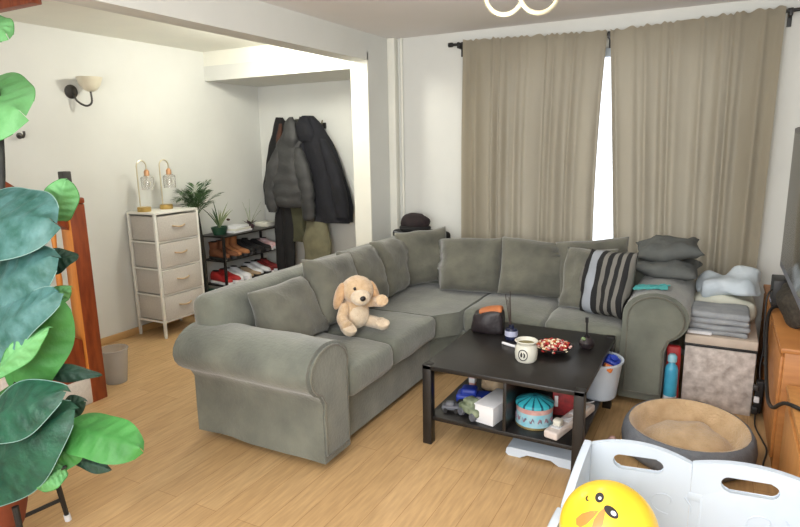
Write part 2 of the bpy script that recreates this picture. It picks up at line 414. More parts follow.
# ================================================================== STAIRCASE (left edge of the view)
st = thing('staircase', 'reddish wooden staircase balustrade with square newel post behind the big-leaved plant', 'staircase', (-3.5, 2.26, 0))
bm = BM(); box(bm, (-3.545, 2.215, 0), (-3.44, 2.32, 1.27), 0.006); box(bm, (-3.549, 2.211, 1.27), (-3.436, 2.324, 1.31), 0.012)
obj('newel_post', bm, [M['mahog'], M['spindle_lit_newel']], st)
me = st.children[0].data
for p in me.polygons:
    if p.normal.y < -0.7: p.material_index = 1  # newel's -Y face coloured amber, as if lit by an assumed window behind the camera
for k in range(4):
    bm = BM(); y1 = 2.22 - 0.24 * k; z1 = 0.17 * (k + 1)
    box(bm, (-4.4, y1 - 0.24, z1 - 0.17 if k else 0), (-3.52 if k else -3.44, y1, z1), 0.012); obj('step', bm, M['carpet'], st)
bm = BM(); prism(bm, [(2.21, 0.05), (2.21, 0.42), (1.2, 1.14), (1.2, 0.72)], -3.515, -3.465, lambda a, b, d: (d, a, b)); obj('stringer', bm, M['mahog'], st)
bm = BM(); prism(bm, [(2.21, 1.12), (2.21, 1.19), (1.2, 1.95), (1.2, 1.88)], -3.53, -3.455, lambda a, b, d: (d, a, b)); bevel_all(bm, 0.012); obj('handrail', bm, M['mahog'], st)
for k in range(7):
    y = 2.13 - 0.11 * k; zb = 0.40 + (2.21 - y) * 0.713; zt = 1.13 + (2.21 - y) * 0.752
    bm = BM(); tube(bm, [(-3.49, y, zb), (-3.49, y, zb + 0.12), (-3.49, y, zb + 0.2), (-3.49, y, (zb + zt) / 2), (-3.49, y, zt - 0.18), (-3.49, y, zt - 0.1), (-3.49, y, zt)], [0.016, 0.016, 0.011, 0.018, 0.011, 0.016, 0.016], 10)
    obj('spindle', bm, [M['spindle_lit_newel'], M['blackp']][k % 2], st)
bm = BM(); box(bm, (-3.80, 2.40, 1.30), (-3.745, 2.46, 1.46), 0.006); box(bm, (-3.79, 2.41, 0.0), (-3.755, 2.45, 1.30), 0.004)
tag(obj('post', bm, M['iron'], None), 'dark grey slim post standing behind the newel post of the stairs', 'post')
# grey see-through bin by the newel post
t = thing('waste_bin', 'small grey translucent plastic bin on the floor beside the newel post', 'bin', (-3.62, 2.52, 0))
bm = BM(); lathe(bm, [(0.07, 0.0), (0.085, 0.13), (0.095, 0.24), (0.088, 0.24), (0.078, 0.13), (0.066, 0.01), (0, 0.01)], (-3.62, 2.52, 0)); obj('bucket', bm, M['greybin'], t)
bm = BM(); tube(bm, arc((-3.62, 2.52, 0.24), 0.094, 0, 2 * PI, 23, (1, 0, 0), (0, 1, 0))[:-1], 0.005, 6, True); obj('rim', bm, M['greybin'], t)

# ================================================================== WALL SCONCE
t = thing('wall_sconce', 'wall lamp with round dark backplate, curved arm and upturned cream glass shade', 'wall lamp', (-4.42, 2.98, 2.03))
bm = BM(); lathe(bm, [(0, 0), (0.052, 0), (0.052, 0.008), (0.034, 0.02), (0, 0.022)], (-4.42, 2.98, 2.03), rot=(0, PI / 2, 0)); obj('backplate', bm, M['iron'], t)
bm = BM(); tube(bm, spline([(-4.40, 2.98, 2.02), (-4.37, 2.99, 1.96), (-4.33, 3.03, 1.925), (-4.30, 3.06, 1.95), (-4.30, 3.06, 2.03)]), 0.008, 8); obj('arm', bm, M['iron'], t)
bm = BM(); lathe(bm, [(0.02, 0.0), (0.045, 0.012), (0.075, 0.05), (0.093, 0.105), (0.088, 0.105), (0.07, 0.055), (0.04, 0.02), (0, 0.014)], (-4.30, 3.06, 2.03)); obj('lamp_shade', bm, M['frost'], t)
t = thing('wall_hook', 'small dark metal hook on the left wall just above the plant', 'hook', (-4.42, 2.55, 1.70))
bm = BM(); lathe(bm, [(0, 0), (0.022, 0), (0.022, 0.006), (0, 0.01)], (-4.42, 2.55, 1.70), rot=(0, PI / 2, 0)); obj('plate', bm, M['iron'], t)
bm = BM(); tube(bm, spline([(-4.415, 2.55, 1.70), (-4.38, 2.55, 1.69), (-4.36, 2.55, 1.71), (-4.36, 2.55, 1.73)]), 0.009, 8); obj('prong', bm, M['iron'], t)

# ================================================================== PENDANT (cropped by the top of the view)
t = thing('ceiling_light', 'pale gold ceiling light with two looping rings in front of the curtains', 'ceiling light', (-0.96, 3.2, CEIL))
bm = BM(); lathe(bm, [(0, 0), (0.09, 0), (0.085, -0.02), (0.02, -0.03), (0.012, -0.03), (0.012, -0.13), (0, -0.13)], (-0.96, 3.2, CEIL)); obj('ceiling_rose', bm, M['champ'], t)
for cx, cy, rr, a in ((-1.058, 3.16, 0.098, 0.1), (-0.89, 3.22, 0.098, 0.0)):
    bm = BM(); u = (math.cos(0.45 + a), math.sin(0.45 + a), 0)
    tube(bm, arc((cx, cy, 2.345), rr, 0, 2 * PI, 47, u, (0, 0, 1))[:-1], 0.013, 10, True); obj('ring', bm, M['champ'], t)
bm = BM(); tube(bm, [(-0.972, 3.19, 2.35), (-0.972, 3.19, 2.30)], 0.012, 8); obj('joint', bm, M['champ'], t)

# ================================================================== CURTAINS
rod = thing('curtain_rod', 'thin black curtain rod on wall brackets above the two curtains', 'curtain rod', (-0.8, 4.66, 2.36))
bm = BM(); tube(bm, spline([(-2.0, 4.66, 2.372), (-0.775, 4.66, 2.34), (0.55, 4.66, 2.385)], 8), 0.011, 10); obj('pole', bm, M['blackp'], rod)
for x, z in ((-2.0, 2.372), (0.55, 2.385)):
    bm = BM(); lathe(bm, [(0, -0.022), (0.017, -0.018), (0.019, 0), (0.017, 0.018), (0, 0.022)], (x, 4.66, z), rot=(0, PI / 2, 0)); obj('finial', bm, M['blackp'], rod)
for x, z in ((-1.93, 2.37), (-0.775, 2.34), (0.315, 2.375)):
    bm = BM(); box(bm, (x - 0.010, 4.645, z - 0.03), (x + 0.010, 4.75, z + 0.016), 0.003); box(bm, (x - 0.013, 4.742, z - 0.085), (x + 0.013, 4.75, z + 0.03), 0.002); obj('bracket', bm, M['blackp'], rod)

def curtain(name, x0t, x1t, x0b, x1b, ztop, zbot, folds, seed, label, bow=0.0):
    rnd = random.Random(seed); bm = BM(); nu, nv = 220, 40
    ph = [rnd.uniform(0, 6.28) for _ in range(6)]; wid = [rnd.uniform(0.75, 1.3) for _ in range(6)]
    rows = []
    for j in range(nv + 1):
        v = j / nv; row = []
        for i in range(nu + 1):
            u = i / nu
            uu = u + 0.018 * math.sin(5 * u * PI + ph[0]) + 0.012 * math.sin(11 * u * PI + ph[1])
            a = (0.006 + 0.017 * min(1, v * 3)) if v > 0.035 else 0.010
            y = a * math.sin(2 * PI * folds * uu + 0.5 * math.sin(2.2 * v + ph[2]) + ph[3])
            y += 0.010 * min(1, v * 3) * math.sin(2 * PI * folds * 0.43 * uu + ph[4] + v * 1.3) + 0.003 * (1 - v) * math.sin(2 * PI * folds * 2.3 * uu + ph[5])
            xl = x0t + (x0b - x0t) * v; xr = x1t + (x1b - x1t) * v + bow * math.sin(v * PI)
            zt = ztop(u)
            z = zt + (zbot - zt) * v
            if j == 0: z += 0.006 * math.sin(2 * PI * folds * 2.1 * uu) + 0.004 * math.sin(60 * u)
            yb = 4.655
            if 0.005 < v < 0.035: y = abs(y) * -0.3 - 0.006
            row.append(bm.verts.new((xl + (xr - xl) * u, yb + y - 0.012, z)))
        rows.append(row)
    for j in range(nv):
        for i in range(nu): bm.faces.new((rows[j][i], rows[j][i + 1], rows[j + 1][i + 1], rows[j + 1][i]))
    return tag(obj(name, bm, M['curtain'], ang=180), label, 'curtain', 'taupe curtains over the window')
curtain('curtain', -1.885, -0.785, -1.885, -0.80, lambda u: 2.395 - 0.032 * u, 0.08, 10, 3, 'left taupe curtain hanging behind the middle of the sofa', -0.03)
curtain('curtain', -0.765, 0.285, -0.62, 0.262, lambda u: 2.362 + 0.04 * u, 0.08, 9, 8, 'right taupe curtain hanging beside the television', 0.0)

# ================================================================== CORNER SOFA
sofa = thing('corner_sofa', 'large grey velvet corner sofa with scroll arms along the wall and window', 'sofa', (-2.0, 3.4, 0))
SX0, SX1, SY0, SY1 = -2.48, -0.12, 2.19, 4.56
# plinth: L of two boxes with a clipped inner corner
bm = BM()
poly = [(-2.46, 2.36), (-1.665, 2.36), (-1.665, 3.52), (-1.52, 3.70), (-0.42, 3.70), (-0.42, 4.54), (-2.46, 4.54)]
prism(bm, poly, 0.045, 0.31, lambda a, b, d: (a, b, d)); bevel_all(bm, 0.012); obj('base', bm, M['sofa'], sofa)
for x, y in ((-2.36, 2.30), (-1.75, 2.30), (-1.76, 3.4), (-0.5, 3.8), (-0.5, 4.45), (-2.36, 4.45)):
    bm = BM(); lathe(bm, [(0.022, 0), (0.028, 0.05), (0, 0.05)], (x, y, 0), 12); obj('foot', bm, M['blackp'], sofa)
# scroll arms: section (outward, z)
def scroll(out0, inn, ztop, rz):
    """polygon in (s,z): s grows outwards; s=0 is the inner face"""
    w = inn; P = [(0.0, 0.045), (w, 0.045), (w + 0.004, 0.2), (w, 0.36)]
    c = (w - 0.075 + 0.02, ztop - rz); ry = 0.185
    P += [(c[0] + ry * math.cos(a), c[1] + rz * math.sin(a)) for a in [math.radians(-62 + k * (62 + 180) / 16) for k in range(17)]]
    P.append((0.0, c[1] - 0.06)); P.append((0, 0.3))
    return P
P = scroll(0, 0.23, 0.665, 0.135)
bm = BM(); n = 14
fnL = lambda a, b, d: (d, 2.425 - a, b)
prism(bm, P, -2.475, -1.615, fnL); bevel_all(bm, 0.018, 2, 40)
bmesh.ops.subdivide_edges(bm, edges=[e for e in bm.edges if e.calc_length() > 0.3], cuts=10)
for v in bm.verts: v.co.y += 0.012 * noise.noise(v.co * 5); v.co.z += 0.008 * noise.noise(v.co * 5 + V((4, 4, 4)))
obj('arm', bm, M['sofa'], sofa, 50)
def facing(P, fn, d, outd, nm='arm_facing'):
    cx = sum(a for a, b in P) / len(P); cz = sum(b for a, b in P) / len(P)
    Q = [(cx + (a - cx) * 0.83, cz + (b - cz) * 0.90) for a, b in P]
    bm = BM(); prism(bm, Q, d, outd, fn); bevel_all(bm, 0.006, 2, 40); f = obj(nm, bm, M['sofa'], sofa, 50)
    bm = BM(); tube(bm, [fn(a, b, outd) for a, b in Q], 0.006, 6, True); obj('piping', bm, M['sofad'], f)
facing(P, fnL, -1.62, -1.603)
P2 = scroll(0, 0.24, 0.715, 0.15)
fnR = lambda a, b, d: (-0.455 + a, d, b)
bm = BM(); prism(bm, P2, 3.675, 4.54, fnR); bevel_all(bm, 0.018, 2, 40)
bmesh.ops.subdivide_edges(bm, edges=[e for e in bm.edges if e.calc_length() > 0.3], cuts=10)
for v in bm.verts: v.co.x += 0.010 * noise.noise(v.co * 5); v.co.z += 0.006 * noise.noise(v.co * 5 + V((4, 4, 4)))
obj('arm', bm, M['sofa'], sofa, 50)
facing(P2, fnR, 3.68, 3.663)
# back frames
bm = BM(); softbox(bm, (-2.39, 3.38, 0.55), (0.20, 2.34, 0.54), 0.07, 12, (0.01, 0, 0.01), 0.012, 4, 1); obj('back_frame', bm, M['sofa'], sofa, 60)
bm = BM(); softbox(bm, (-1.36, 4.47, 0.53), (2.0, 0.19, 0.52), 0.07, 12, (0, 0.01, 0.01), 0.012, 4, 2); obj('back_frame', bm, M['sofa'], sofa, 60)
# seat cushions
def seat(c, s, sd): 
    bm = BM(); softbox(bm, c, s, 0.045, 10, (0.012, 0.012, 0.022), 0.012, 5, sd); return obj('seat_cushion', bm, M['sofa'], sofa, 60)
seat((-1.955, 2.66, 0.385), (0.72, 0.475, 0.165), 3)
seat((-1.955, 3.19, 0.385), (0.72, 0.585, 0.165), 4)
bm = BM(); poly = [(-2.32, 3.485), (-1.635, 3.485), (-1.505, 3.65), (-1.505, 4.40), (-2.32, 4.40)]
prism(bm, poly, 0.30, 0.462, lambda a, b, d: (a, b, d)); bevel_all(bm, 0.035, 4); obj('seat_cushion', bm, M['sofa'], sofa, 60)
seat((-1.22, 4.04, 0.385), (0.555, 0.72, 0.165), 5)
seat((-0.69, 4.04, 0.385), (0.49, 0.72, 0.165), 6)

# scatter-back pillows: centre, width axis, up axis, w, h, t
def pillow(c, xd, yd, w, h, t, seed, label, m='sofad', group='grey velvet back pillows on the corner sofa', ear=0.05):
    o = place_mesh('sofa_pillow', pillow_bm(w, h, t, seed, ear=ear), M[m], frame_mtx(c, xd, yd), ang=180)
    return tag(o, label, 'pillow', group)
pillow((-2.165, 2.66, 0.625), (0.03, 1, 0.02), (-0.42, 0, 1), 0.52, 0.42, 0.20, 1, 'grey velvet pillow nearest the left arm of the sofa')
pillow((-2.13, 3.08, 0.69), (0.05, 1, -0.06), (-0.33, 0.05, 1), 0.50, 0.46, 0.19, 2, 'grey velvet pillow directly behind the plush dog')
pillow((-2.15, 3.50, 0.68), (0.10, 1, 0.0), (-0.30, 0.05, 1), 0.50, 0.46, 0.19, 3, 'third grey velvet pillow from the left arm of the sofa')
pillow((-2.17, 3.93, 0.68), (0.05, 1, 0.0), (-0.28, 0.02, 1), 0.48, 0.46, 0.18, 4, 'fourth grey velvet pillow from the left arm, left of the corner pillow')
pillow((-2.06, 4.26, 0.70), (0.78, 0.62, 0.10), (-0.12, 0.22, 1), 0.44, 0.46, 0.16, 5, 'pillow in the sofa corner below the dark hat')
pillow((-1.63, 4.21, 0.675), (1, 0.10, 0.03), (0.0, 0.32, 1), 0.50, 0.45, 0.18, 6, 'grey velvet pillow just right of the sofa corner, under the left edge of the curtain')
pillow((-1.185, 4.20, 0.69), (1, -0.02, 0), (0.0, 0.30, 1), 0.46, 0.46, 0.19, 7, 'grey velvet pillow behind the reed diffuser, middle of the window side')
pillow((-0.74, 4.25, 0.70), (1, 0.06, 0.12), (-0.1, 0.26, 1), 0.52, 0.47, 0.17, 8, 'grey velvet pillow with one raised corner below the gap between the curtains')
pillow((-0.72, 3.985, 0.695), (0.84, -0.34, 0.10), (0.10, 0.34, 1), 0.40, 0.44, 0.14, 9, 'plain grey olive pillow tucked behind the striped cushion')
bk, wt, gr, sq = srgb(24, 24, 26), srgb(196, 196, 196), srgb(112, 110, 104), srgb(150, 156, 164)
M['stripe'] = mat('striped_cloth', bk, None, 10, 0.85, 0.2, 80)
mix_ramp(M['stripe'], (-0.21, 0.21, [(0, gr), (0.10, bk), (0.19, sq), (0.36, bk), (0.46, gr), (0.53, bk), (0.60, gr), (0.66, bk), (0.73, gr), (0.79, bk), (0.86, gr), (0.91, bk)]))
o = place_mesh('striped_cushion', pillow_bm(0.36, 0.44, 0.14, 11, ear=0.04), M['stripe'], frame_mtx((-0.575, 3.862, 0.705), (0.80, -0.42, 0.04), (0.22, 0.18, 1)), ang=180)
tag(o, 'black and grey striped cushion with a silver band leaning at the right arm', 'cushion')
# a pair of charcoal pillows slumped behind the right arm
for k, (c, xd, yd, w, h, t, lab) in enumerate((((-0.275, 4.24, 0.775), (1, -0.05, -0.08), (0.02, 1, 0.06), 0.42, 0.40, 0.10, 'lower of two charcoal pillows piled on the right arm of the sofa'),
        ((-0.27, 4.29, 0.885), (1, 0.1, 0.10), (-0.06, 1, 0.14), 0.40, 0.36, 0.11, 'upper of two charcoal pillows piled on the right arm of the sofa'))):
    o = place_mesh('charcoal_pillow', pillow_bm(w, h, t, 20 + k, crump=0.022), M['charc'], frame_mtx(c, xd, yd), ang=180)
    tag(o, lab, 'pillow', 'charcoal pillows on the sofa arm')
# turquoise cloth on the right arm
bm = BM(); N_ = 22; g = []
for i in range(N_ + 1):
    row = []
    for j in range(N_ + 1):
        u, v = i / N_ - 0.5, j / N_ - 0.5
        x, y = -0.315 + u * 0.19 + 0.02 * noise.noise(V((u * 4, v * 4, 1))), 3.80 + v * 0.13 + 0.02 * noise.noise(V((u * 4, v * 4, 7)))
        dx = (x - (-0.28)); z = 0.722 - 0.9 * dx * dx + 0.016 * abs(noise.noise(V((u * 9, v * 9, 2)))) + 0.05 * max(0, u - 0.2) * (1 - abs(v) * 1.2)
        row.append(bm.verts.new((x, y, z)))
    g.append(row)
for i in range(N_):
    for j in range(N_): bm.faces.new((g[i][j], g[i + 1][j], g[i + 1][j + 1], g[i][j + 1]))
tag(obj('cloth', bm, M['turq'], ang=180), 'small crumpled turquoise cloth lying on the right sofa arm', 'cloth')

# black bag and dark hat on the sofa back corner
bag = thing('shoulder_bag', 'flat black bag lying on the sofa back behind the corner pillow', 'bag', (-2.2, 4.49, 0.80))
bm = BM(); softbox(bm, (-2.19, 4.47, 0.835), (0.50, 0.13, 0.085), 0.03, 8, (0, 0, 0.012), 0.012, 8, 3); obj('body', bm, M['blackc'], bag)
bm = BM(); tube(bm, spline([(-2.42, 4.42, 0.865), (-2.36, 4.38, 0.86), (-2.25, 4.37, 0.86), (-2.14, 4.385, 0.875), (-2.08, 4.43, 0.885)]), 0.009, 6); obj('strap', bm, M['greyt'], bag)
hat = thing('woolly_hat', 'dark brown knitted hat sitting on the black bag at the sofa corner', 'hat', (-2.26, 4.46, 0.88))
bm = BM(); ball(bm, (-2.24, 4.46, 0.945), (0.130, 0.095, 0.082), 20, ns=0.14, nf=16); obj('crown', bm, mat('dark_knit', srgb(42, 30, 32), srgb(30, 24, 26), 30, 0.95, 0.5, 120), hat)
bm = BM(); tube(bm, [V((-2.24 + 0.122 * math.cos(a), 4.46 + 0.09 * math.sin(a), 0.900)) for a in [k * PI / 12 for k in range(24)]], 0.019, 8, True); obj('brim', bm, M['blackc'], hat)

# ================================================================== PLUSH DOG
dog = thing('plush_dog', 'cream plush toy dog sitting on the left sofa seat', 'soft toy', (-1.93, 3.0, 0.47))
def pb(name, c, r, m, rot=None, parent=dog, n=18, ns=0.05):
    b = BM(); ball(b, c, r, n, rot, ns, 22); return obj(name, b, M[m], parent)
B0 = V((-1.94, 2.98, 0.475))
bm = BM(); ball(bm, B0 + V((0, 0, 0.095)), (0.082, 0.085, 0.10), 20, ns=0.05, nf=20); obj('body', bm, M['plush'], dog)
pb('belly', B0 + V((0.035, 0.0, 0.085)), (0.06, 0.068, 0.075), 'plushl')
hd = pb('head', B0 + V((0.02, 0.015, 0.235)), (0.088, 0.092, 0.085), 'plush', (0, 0.15, -0.3))
pb('muzzle', B0 + V((0.095, -0.005, 0.21)), (0.056, 0.055, 0.046), 'plushl', (0, 0.25, -0.2), hd)
pb('nose', B0 + V((0.150, -0.018, 0.215)), (0.013, 0.017, 0.015), 'nose', None, hd, 12, 0)
for s in (-1, 1): pb('eye', B0 + V((0.088, 0.012 + s * 0.036 - 0.01, 0.262)), (0.009, 0.009, 0.010), 'nose', None, hd, 12, 0)
for s in (-1, 1):
    pb('ear', B0 + V((0.015 + 0.02 * s, 0.012 + s * 0.098, 0.205)), (0.038, 0.026, 0.082), 'plushe', (0.28 * s, 0.1, 0.0), dog)
for s, dz in ((-1, -0.02), (1, 0.045)):
    bm = BM(); tube(bm, spline([B0 + V((0.02, s * 0.065, 0.15)), B0 + V((0.065, s * 0.105, 0.115 + dz)), B0 + V((0.115, s * 0.11, 0.10 + dz * 1.6)), B0 + V((0.14, s * 0.105, 0.10 + dz * 2))]), [0.03] * 6 + [0.032] * 7 + [0.036] * 4 + [0.03, 0.016], 12)
    obj('front_leg', bm, M['plush'], dog)
for s in (-1, 1):
    bm = BM(); tube(bm, spline([B0 + V((0.01, s * 0.05, 0.045)), B0 + V((0.07, s * 0.085, 0.04)), B0 + V((0.135, s * 0.10, 0.042)), B0 + V((0.150, s * 0.10, 0.06))]), [0.036] * 8 + [0.034] * 5 + [0.040] * 4 + [0.034, 0.02], 12)
    obj('hind_leg', bm, M['plushl'], dog)

dog.rotation_euler = (0, 0, -0.55); dog.location = (-1.885, 2.965, 0.492); dog.scale = (1.08, 1.08, 1.03)

# ================================================================== COFFEE TABLE
tb = thing('coffee_table', 'black square coffee table with a low shelf in front of the sofa', 'table', (-0.9, 3.15, 0))
TX0, TX1, TY0, TY1 = -1.315, -0.475, 2.68, 3.60
bm = BM(); box(bm, (TX0, TY0, 0.425), (TX1, TY1, 0.45), 0.004); obj('tabletop', bm, M['black'], tb)
bm = BM(); box(bm, (TX0 + 0.02, TY0 + 0.02, 0.135), (TX1 - 0.02, TY1 - 0.02, 0.158), 0.003); obj('shelf', bm, M['black'], tb)
for x in (TX0, TX1 - 0.05):
    for y in (TY0, TY1 - 0.05):
        bm = BM(); box(bm, (x, y, 0), (x + 0.05, y + 0.05, 0.452), 0.003); obj('leg', bm, M['black'], tb)
bm = BM(); box(bm, (-0.876, TY0 + 0.02, 0.158), (-0.858, TY1 - 0.04, 0.425), 0.002); obj('divider', bm, M['black'], tb)
TZ, SZ = 0.4505, 0.1585
# leather pouch
t = thing('leather_pouch', 'dark leather pouch with copper coloured lining open at the back left of the coffee table', 'pouch', (-1.19, 3.37, TZ))
bm = BM(); softbox(bm, (-1.19, 3.37, TZ + 0.066), (0.185, 0.12, 0.135), 0.022, 7, (0.008, 0.008, 0), 0.016, 9, 2, rot=(0, 0, 0.15))
for v in bm.verts:
    if v.co.z > TZ + 0.07: v.co.z += 0.03 * (v.co.x + 1.19) / 0.1 * 0.4
obj('body', bm, M['leather'], t, 60)
bm = BM(); softbox(bm, (-1.175, 3.37, TZ + 0.137), (0.145, 0.09, 0.026), 0.012, 6, (0, 0, 0.008), 0.014, 14, 5, rot=(0, -0.12, 0.15)); obj('lining', bm, M['copper'], t, 60)
# reed diffuser
t = thing('reed_diffuser', 'dark glass reed diffuser with tall thin sticks on the coffee table', 'diffuser', (-1.02, 3.285, TZ))
bm = BM(); lathe(bm, [(0, 0), (0.036, 0), (0.038, 0.01), (0.038, 0.055), (0.03, 0.066), (0.016, 0.07), (0.016, 0.088), (0, 0.088)], (-1.02, 3.285, TZ), 20); o = obj('bottle', bm, M['navyglass'], t)
bm = BM(); lathe(bm, [(0.0388, 0.022), (0.0388, 0.055), (0.0384, 0.055), (0.0384, 0.022), (0.0388, 0.022)], (-1.02, 3.285, TZ), 20); obj('label', bm, M['lilac'], o)
for k, (dx, dy) in enumerate(((-0.03, 0.01), (-0.045, 0.02), (-0.012, -0.02), (-0.038, -0.01), (-0.022, 0.03))):
    bm = BM(); tube(bm, [(-1.02, 3.285, TZ + 0.02), (-1.02 + dx, 3.285 + dy, TZ + 0.235 + 0.012 * k)], 0.0023, 5); obj('reed', bm, M['reed'], t)
# candle jar
t = thing('candle_jar', 'cream ceramic jar with wide rim and dark oval emblem on the coffee table', 'jar', (-0.84, 2.975, TZ))
c = (-0.84, 2.975, TZ)
bm = BM(); lathe(bm, [(0, 0), (0.048, 0), (0.057, 0.012), (0.0605, 0.045), (0.057, 0.08), (0.048, 0.092), (0.051, 0.1), (0.062, 0.112), (0.057, 0.115), (0.048, 0.105), (0.044, 0.096), (0, 0.096)], c, 32); o = obj('pot', bm, M['ceram'], t)
bm = BM(); lathe(bm, [(0, 0.097), (0.0445, 0.0975), (0.0, 0.0985)], c, 24); obj('wax', bm, M['olivein'], t)
def wrap_mark(name, cpt, rad, az, z0, strokes, m, parent, wdt=0.0022):
    bm = BM()
    for pts in strokes:
        q = [V((cpt[0] + (rad + 0.0006) * math.cos(az + a / rad), cpt[1] + (rad + 0.0006) * math.sin(az + a / rad), cpt[2] + z0 + h)) for a, h in pts]
        tube(bm, q, wdt, 5)
    return obj(name, bm, m, parent)
ov = [(0.024 * math.cos(k * PI / 12), 0.029 * math.sin(k * PI / 12)) for k in range(25)]
wrap_mark('emblem', c, 0.0600, -PI / 2 - 0.02, 0.047, [ov, [(-0.009, -0.012), (-0.012, 0.002), (-0.006, 0.014), (-0.003, 0.003), (-0.006, -0.01)], [(-0.008, -0.008), (-0.008, 0.012)], [(0.005, -0.014), (0.007, 0.0), (0.004, 0.014), (0.010, 0.006), (0.011, -0.01)]], M['nose'], t, 0.0026)
# plastic clip left of the jar
t = bm = BM(); tube(bm, spline([(-1.035, 3.17, TZ + 0.009), (-0.99, 3.15, TZ + 0.010), (-0.95, 3.14, TZ + 0.009)]), 0.008, 8); tag(obj('white_stick', bm, M['paper']), 'short white stick lying on the coffee table left of the cream jar', 'stick')
# bowl of sweets
t = thing('bowl', 'round shallow bowl filled with red and cream sweets on the coffee table', 'bowl', (-0.745, 3.17, TZ))
c = (-0.745, 3.17, TZ)
bm = BM(); lathe(bm, [(0, 0), (0.05, 0), (0.055, 0.006), (0.09, 0.022), (0.112, 0.04), (0.108, 0.042), (0.085, 0.028), (0.05, 0.014), (0, 0.012)], c, 32); obj('dish', bm, M['leather'], t)
sw = [M['red'], M['tinpink'], mat('cream_sweet', srgb(224, 204, 168), srgb(232, 218, 190), 12, 0.5), mat('amber_sweet', srgb(206, 136, 76), srgb(190, 116, 62), 12, 0.5), mat('dark_red_sweet', srgb(126, 34, 34), srgb(150, 44, 40), 12, 0.5)]
bm = BM(); rnd = random.Random(5)
for k in range(150):
    r = 0.098 * math.sqrt(rnd.random()); a = rnd.uniform(0, 2 * PI); z = 0.030 + 0.026 * (1 - (r / 0.1) ** 2) + rnd.uniform(-0.004, 0.006)
    nf0 = len(bm.faces); ball(bm, (c[0] + r * math.cos(a), c[1] + r * math.sin(a), c[2] + z), (rnd.uniform(0.008, 0.014), rnd.uniform(0.007, 0.012), 0.008), 8, (rnd.random(), rnd.random(), rnd.random() * 3))
    bm.faces.ensure_lookup_table(); mi = rnd.choice([0, 1, 2, 2, 3, 4, 0])
    for f in bm.faces[nf0:]: f.material_index = mi
o = obj('sweets', bm, sw, t); o['kind'] = 'stuff'
# dark vase with a tall black stick
t = thing('incense_burner', 'small dark round vase with a tall black stick on the coffee table', 'incense burner', (-0.59, 3.31, TZ))
c = (-0.59, 3.31, TZ)
bm = BM(); lathe(bm, [(0, 0), (0.028, 0), (0.042, 0.018), (0.044, 0.036), (0.03, 0.058), (0.016, 0.066), (0.019, 0.074), (0.012, 0.074), (0.01, 0.066), (0, 0.06)], c, 20); obj('vase', bm, M['leather'], t)
bm = BM(); tube(bm, [(c[0], c[1], TZ + 0.05), (c[0] - 0.004, c[1], TZ + 0.17)], 0.006, 8); tube(bm, [(c[0] - 0.004, c[1], TZ + 0.15), (c[0] - 0.005, c[1], TZ + 0.178)], 0.009, 8); obj('stick', bm, M['blackp'], t)
bm = BM(); ball(bm, (c[0] - 0.014, c[1] - 0.03, TZ + 0.062), (0.014, 0.012, 0.010), 10, ns=0.3, nf=60); obj('sprig', bm, M['sage'], t)

# ---- lower shelf
t = thing('tube_carton', 'slim red and white printed carton standing at the back left of the table shelf', 'carton', (-1.195, 3.11, SZ))
bm = BM(); box(bm, (-1.212, 3.095, SZ), (-1.178, 3.128, SZ + 0.10), 0.003); obj('carton', bm, M['redw'], t)
bm = BM(); box(bm, (-1.213, 3.094, SZ + 0.052), (-1.177, 3.129, SZ + 0.082), 0.002); obj('band', bm, M['paper'], t)
# blue toy car
t = thing('toy_truck', 'royal blue plastic toy truck on the left of the table shelf', 'toy truck', (-1.115, 2.925, SZ))
bm = BM(); softbox(bm, (-1.115, 2.925, SZ + 0.05), (0.19, 0.10, 0.05), 0.015, 4, rot=(0, 0, 0.2)); softbox(bm, (-1.14, 2.92, SZ + 0.082), (0.09, 0.085, 0.05), 0.018, 4, rot=(0, 0, 0.2)); obj('body', bm, M['blue'], t)
for dx in (-0.06, 0.06):
    for dy in (-0.048, 0.048):
        bm = BM(); p = Matrix.Rotation(0.2, 3, 'Z') @ V((dx, dy, 0)); lathe(bm, [(0, -0.011), (0.022, -0.011), (0.026, -0.005), (0.026, 0.005), (0.022, 0.011), (0, 0.011)], (-1.115 + p.x, 2.925 + p.y, SZ + 0.027), 16, rot=(PI / 2, 0, 0.2)); obj('wheel', bm, M['blackp'], t)
bm = BM(); softbox(bm, (-1.07, 2.875, SZ + 0.062), (0.03, 0.02, 0.03), 0.008, 2); obj('front_light', bm, M['lilac'], t)
# camouflage toy truck + grey toy
t = thing('toy_jeep', 'camouflage green toy jeep in front of the blue truck on the table shelf', 'toy jeep', (-1.07, 2.79, SZ))
bm = BM(); softbox(bm, (-1.07, 2.79, SZ + 0.046), (0.15, 0.085, 0.045), 0.014, 4, rot=(0, 0, -0.5)); softbox(bm, (-1.08, 2.797, SZ + 0.08), (0.075, 0.07, 0.04), 0.014, 4, rot=(0, 0, -0.5)); obj('body', bm, M['camo'], t)
for dx in (-0.047, 0.047):
    for dy in (-0.04, 0.04):
        bm = BM(); p = Matrix.Rotation(-0.5, 3, 'Z') @ V((dx, dy, 0)); lathe(bm, [(0, -0.01), (0.02, -0.01), (0.023, 0), (0.02, 0.01), (0, 0.01)], (-1.07 + p.x, 2.79 + p.y, SZ + 0.024), 14, rot=(PI / 2, 0, -0.5)); obj('wheel', bm, M['greyt'], t)
t = thing('toy_car', 'small dark grey toy car at the front left of the table shelf', 'toy car', (-1.20, 2.80, SZ))
bm = BM(); softbox(bm, (-1.20, 2.80, SZ + 0.026), (0.10, 0.05, 0.026), 0.01, 3, rot=(0, 0, 0.3)); softbox(bm, (-1.205, 2.80, SZ + 0.043), (0.05, 0.044, 0.026), 0.011, 3, rot=(0, 0, 0.3)); obj('body', bm, M['greyt'], t)
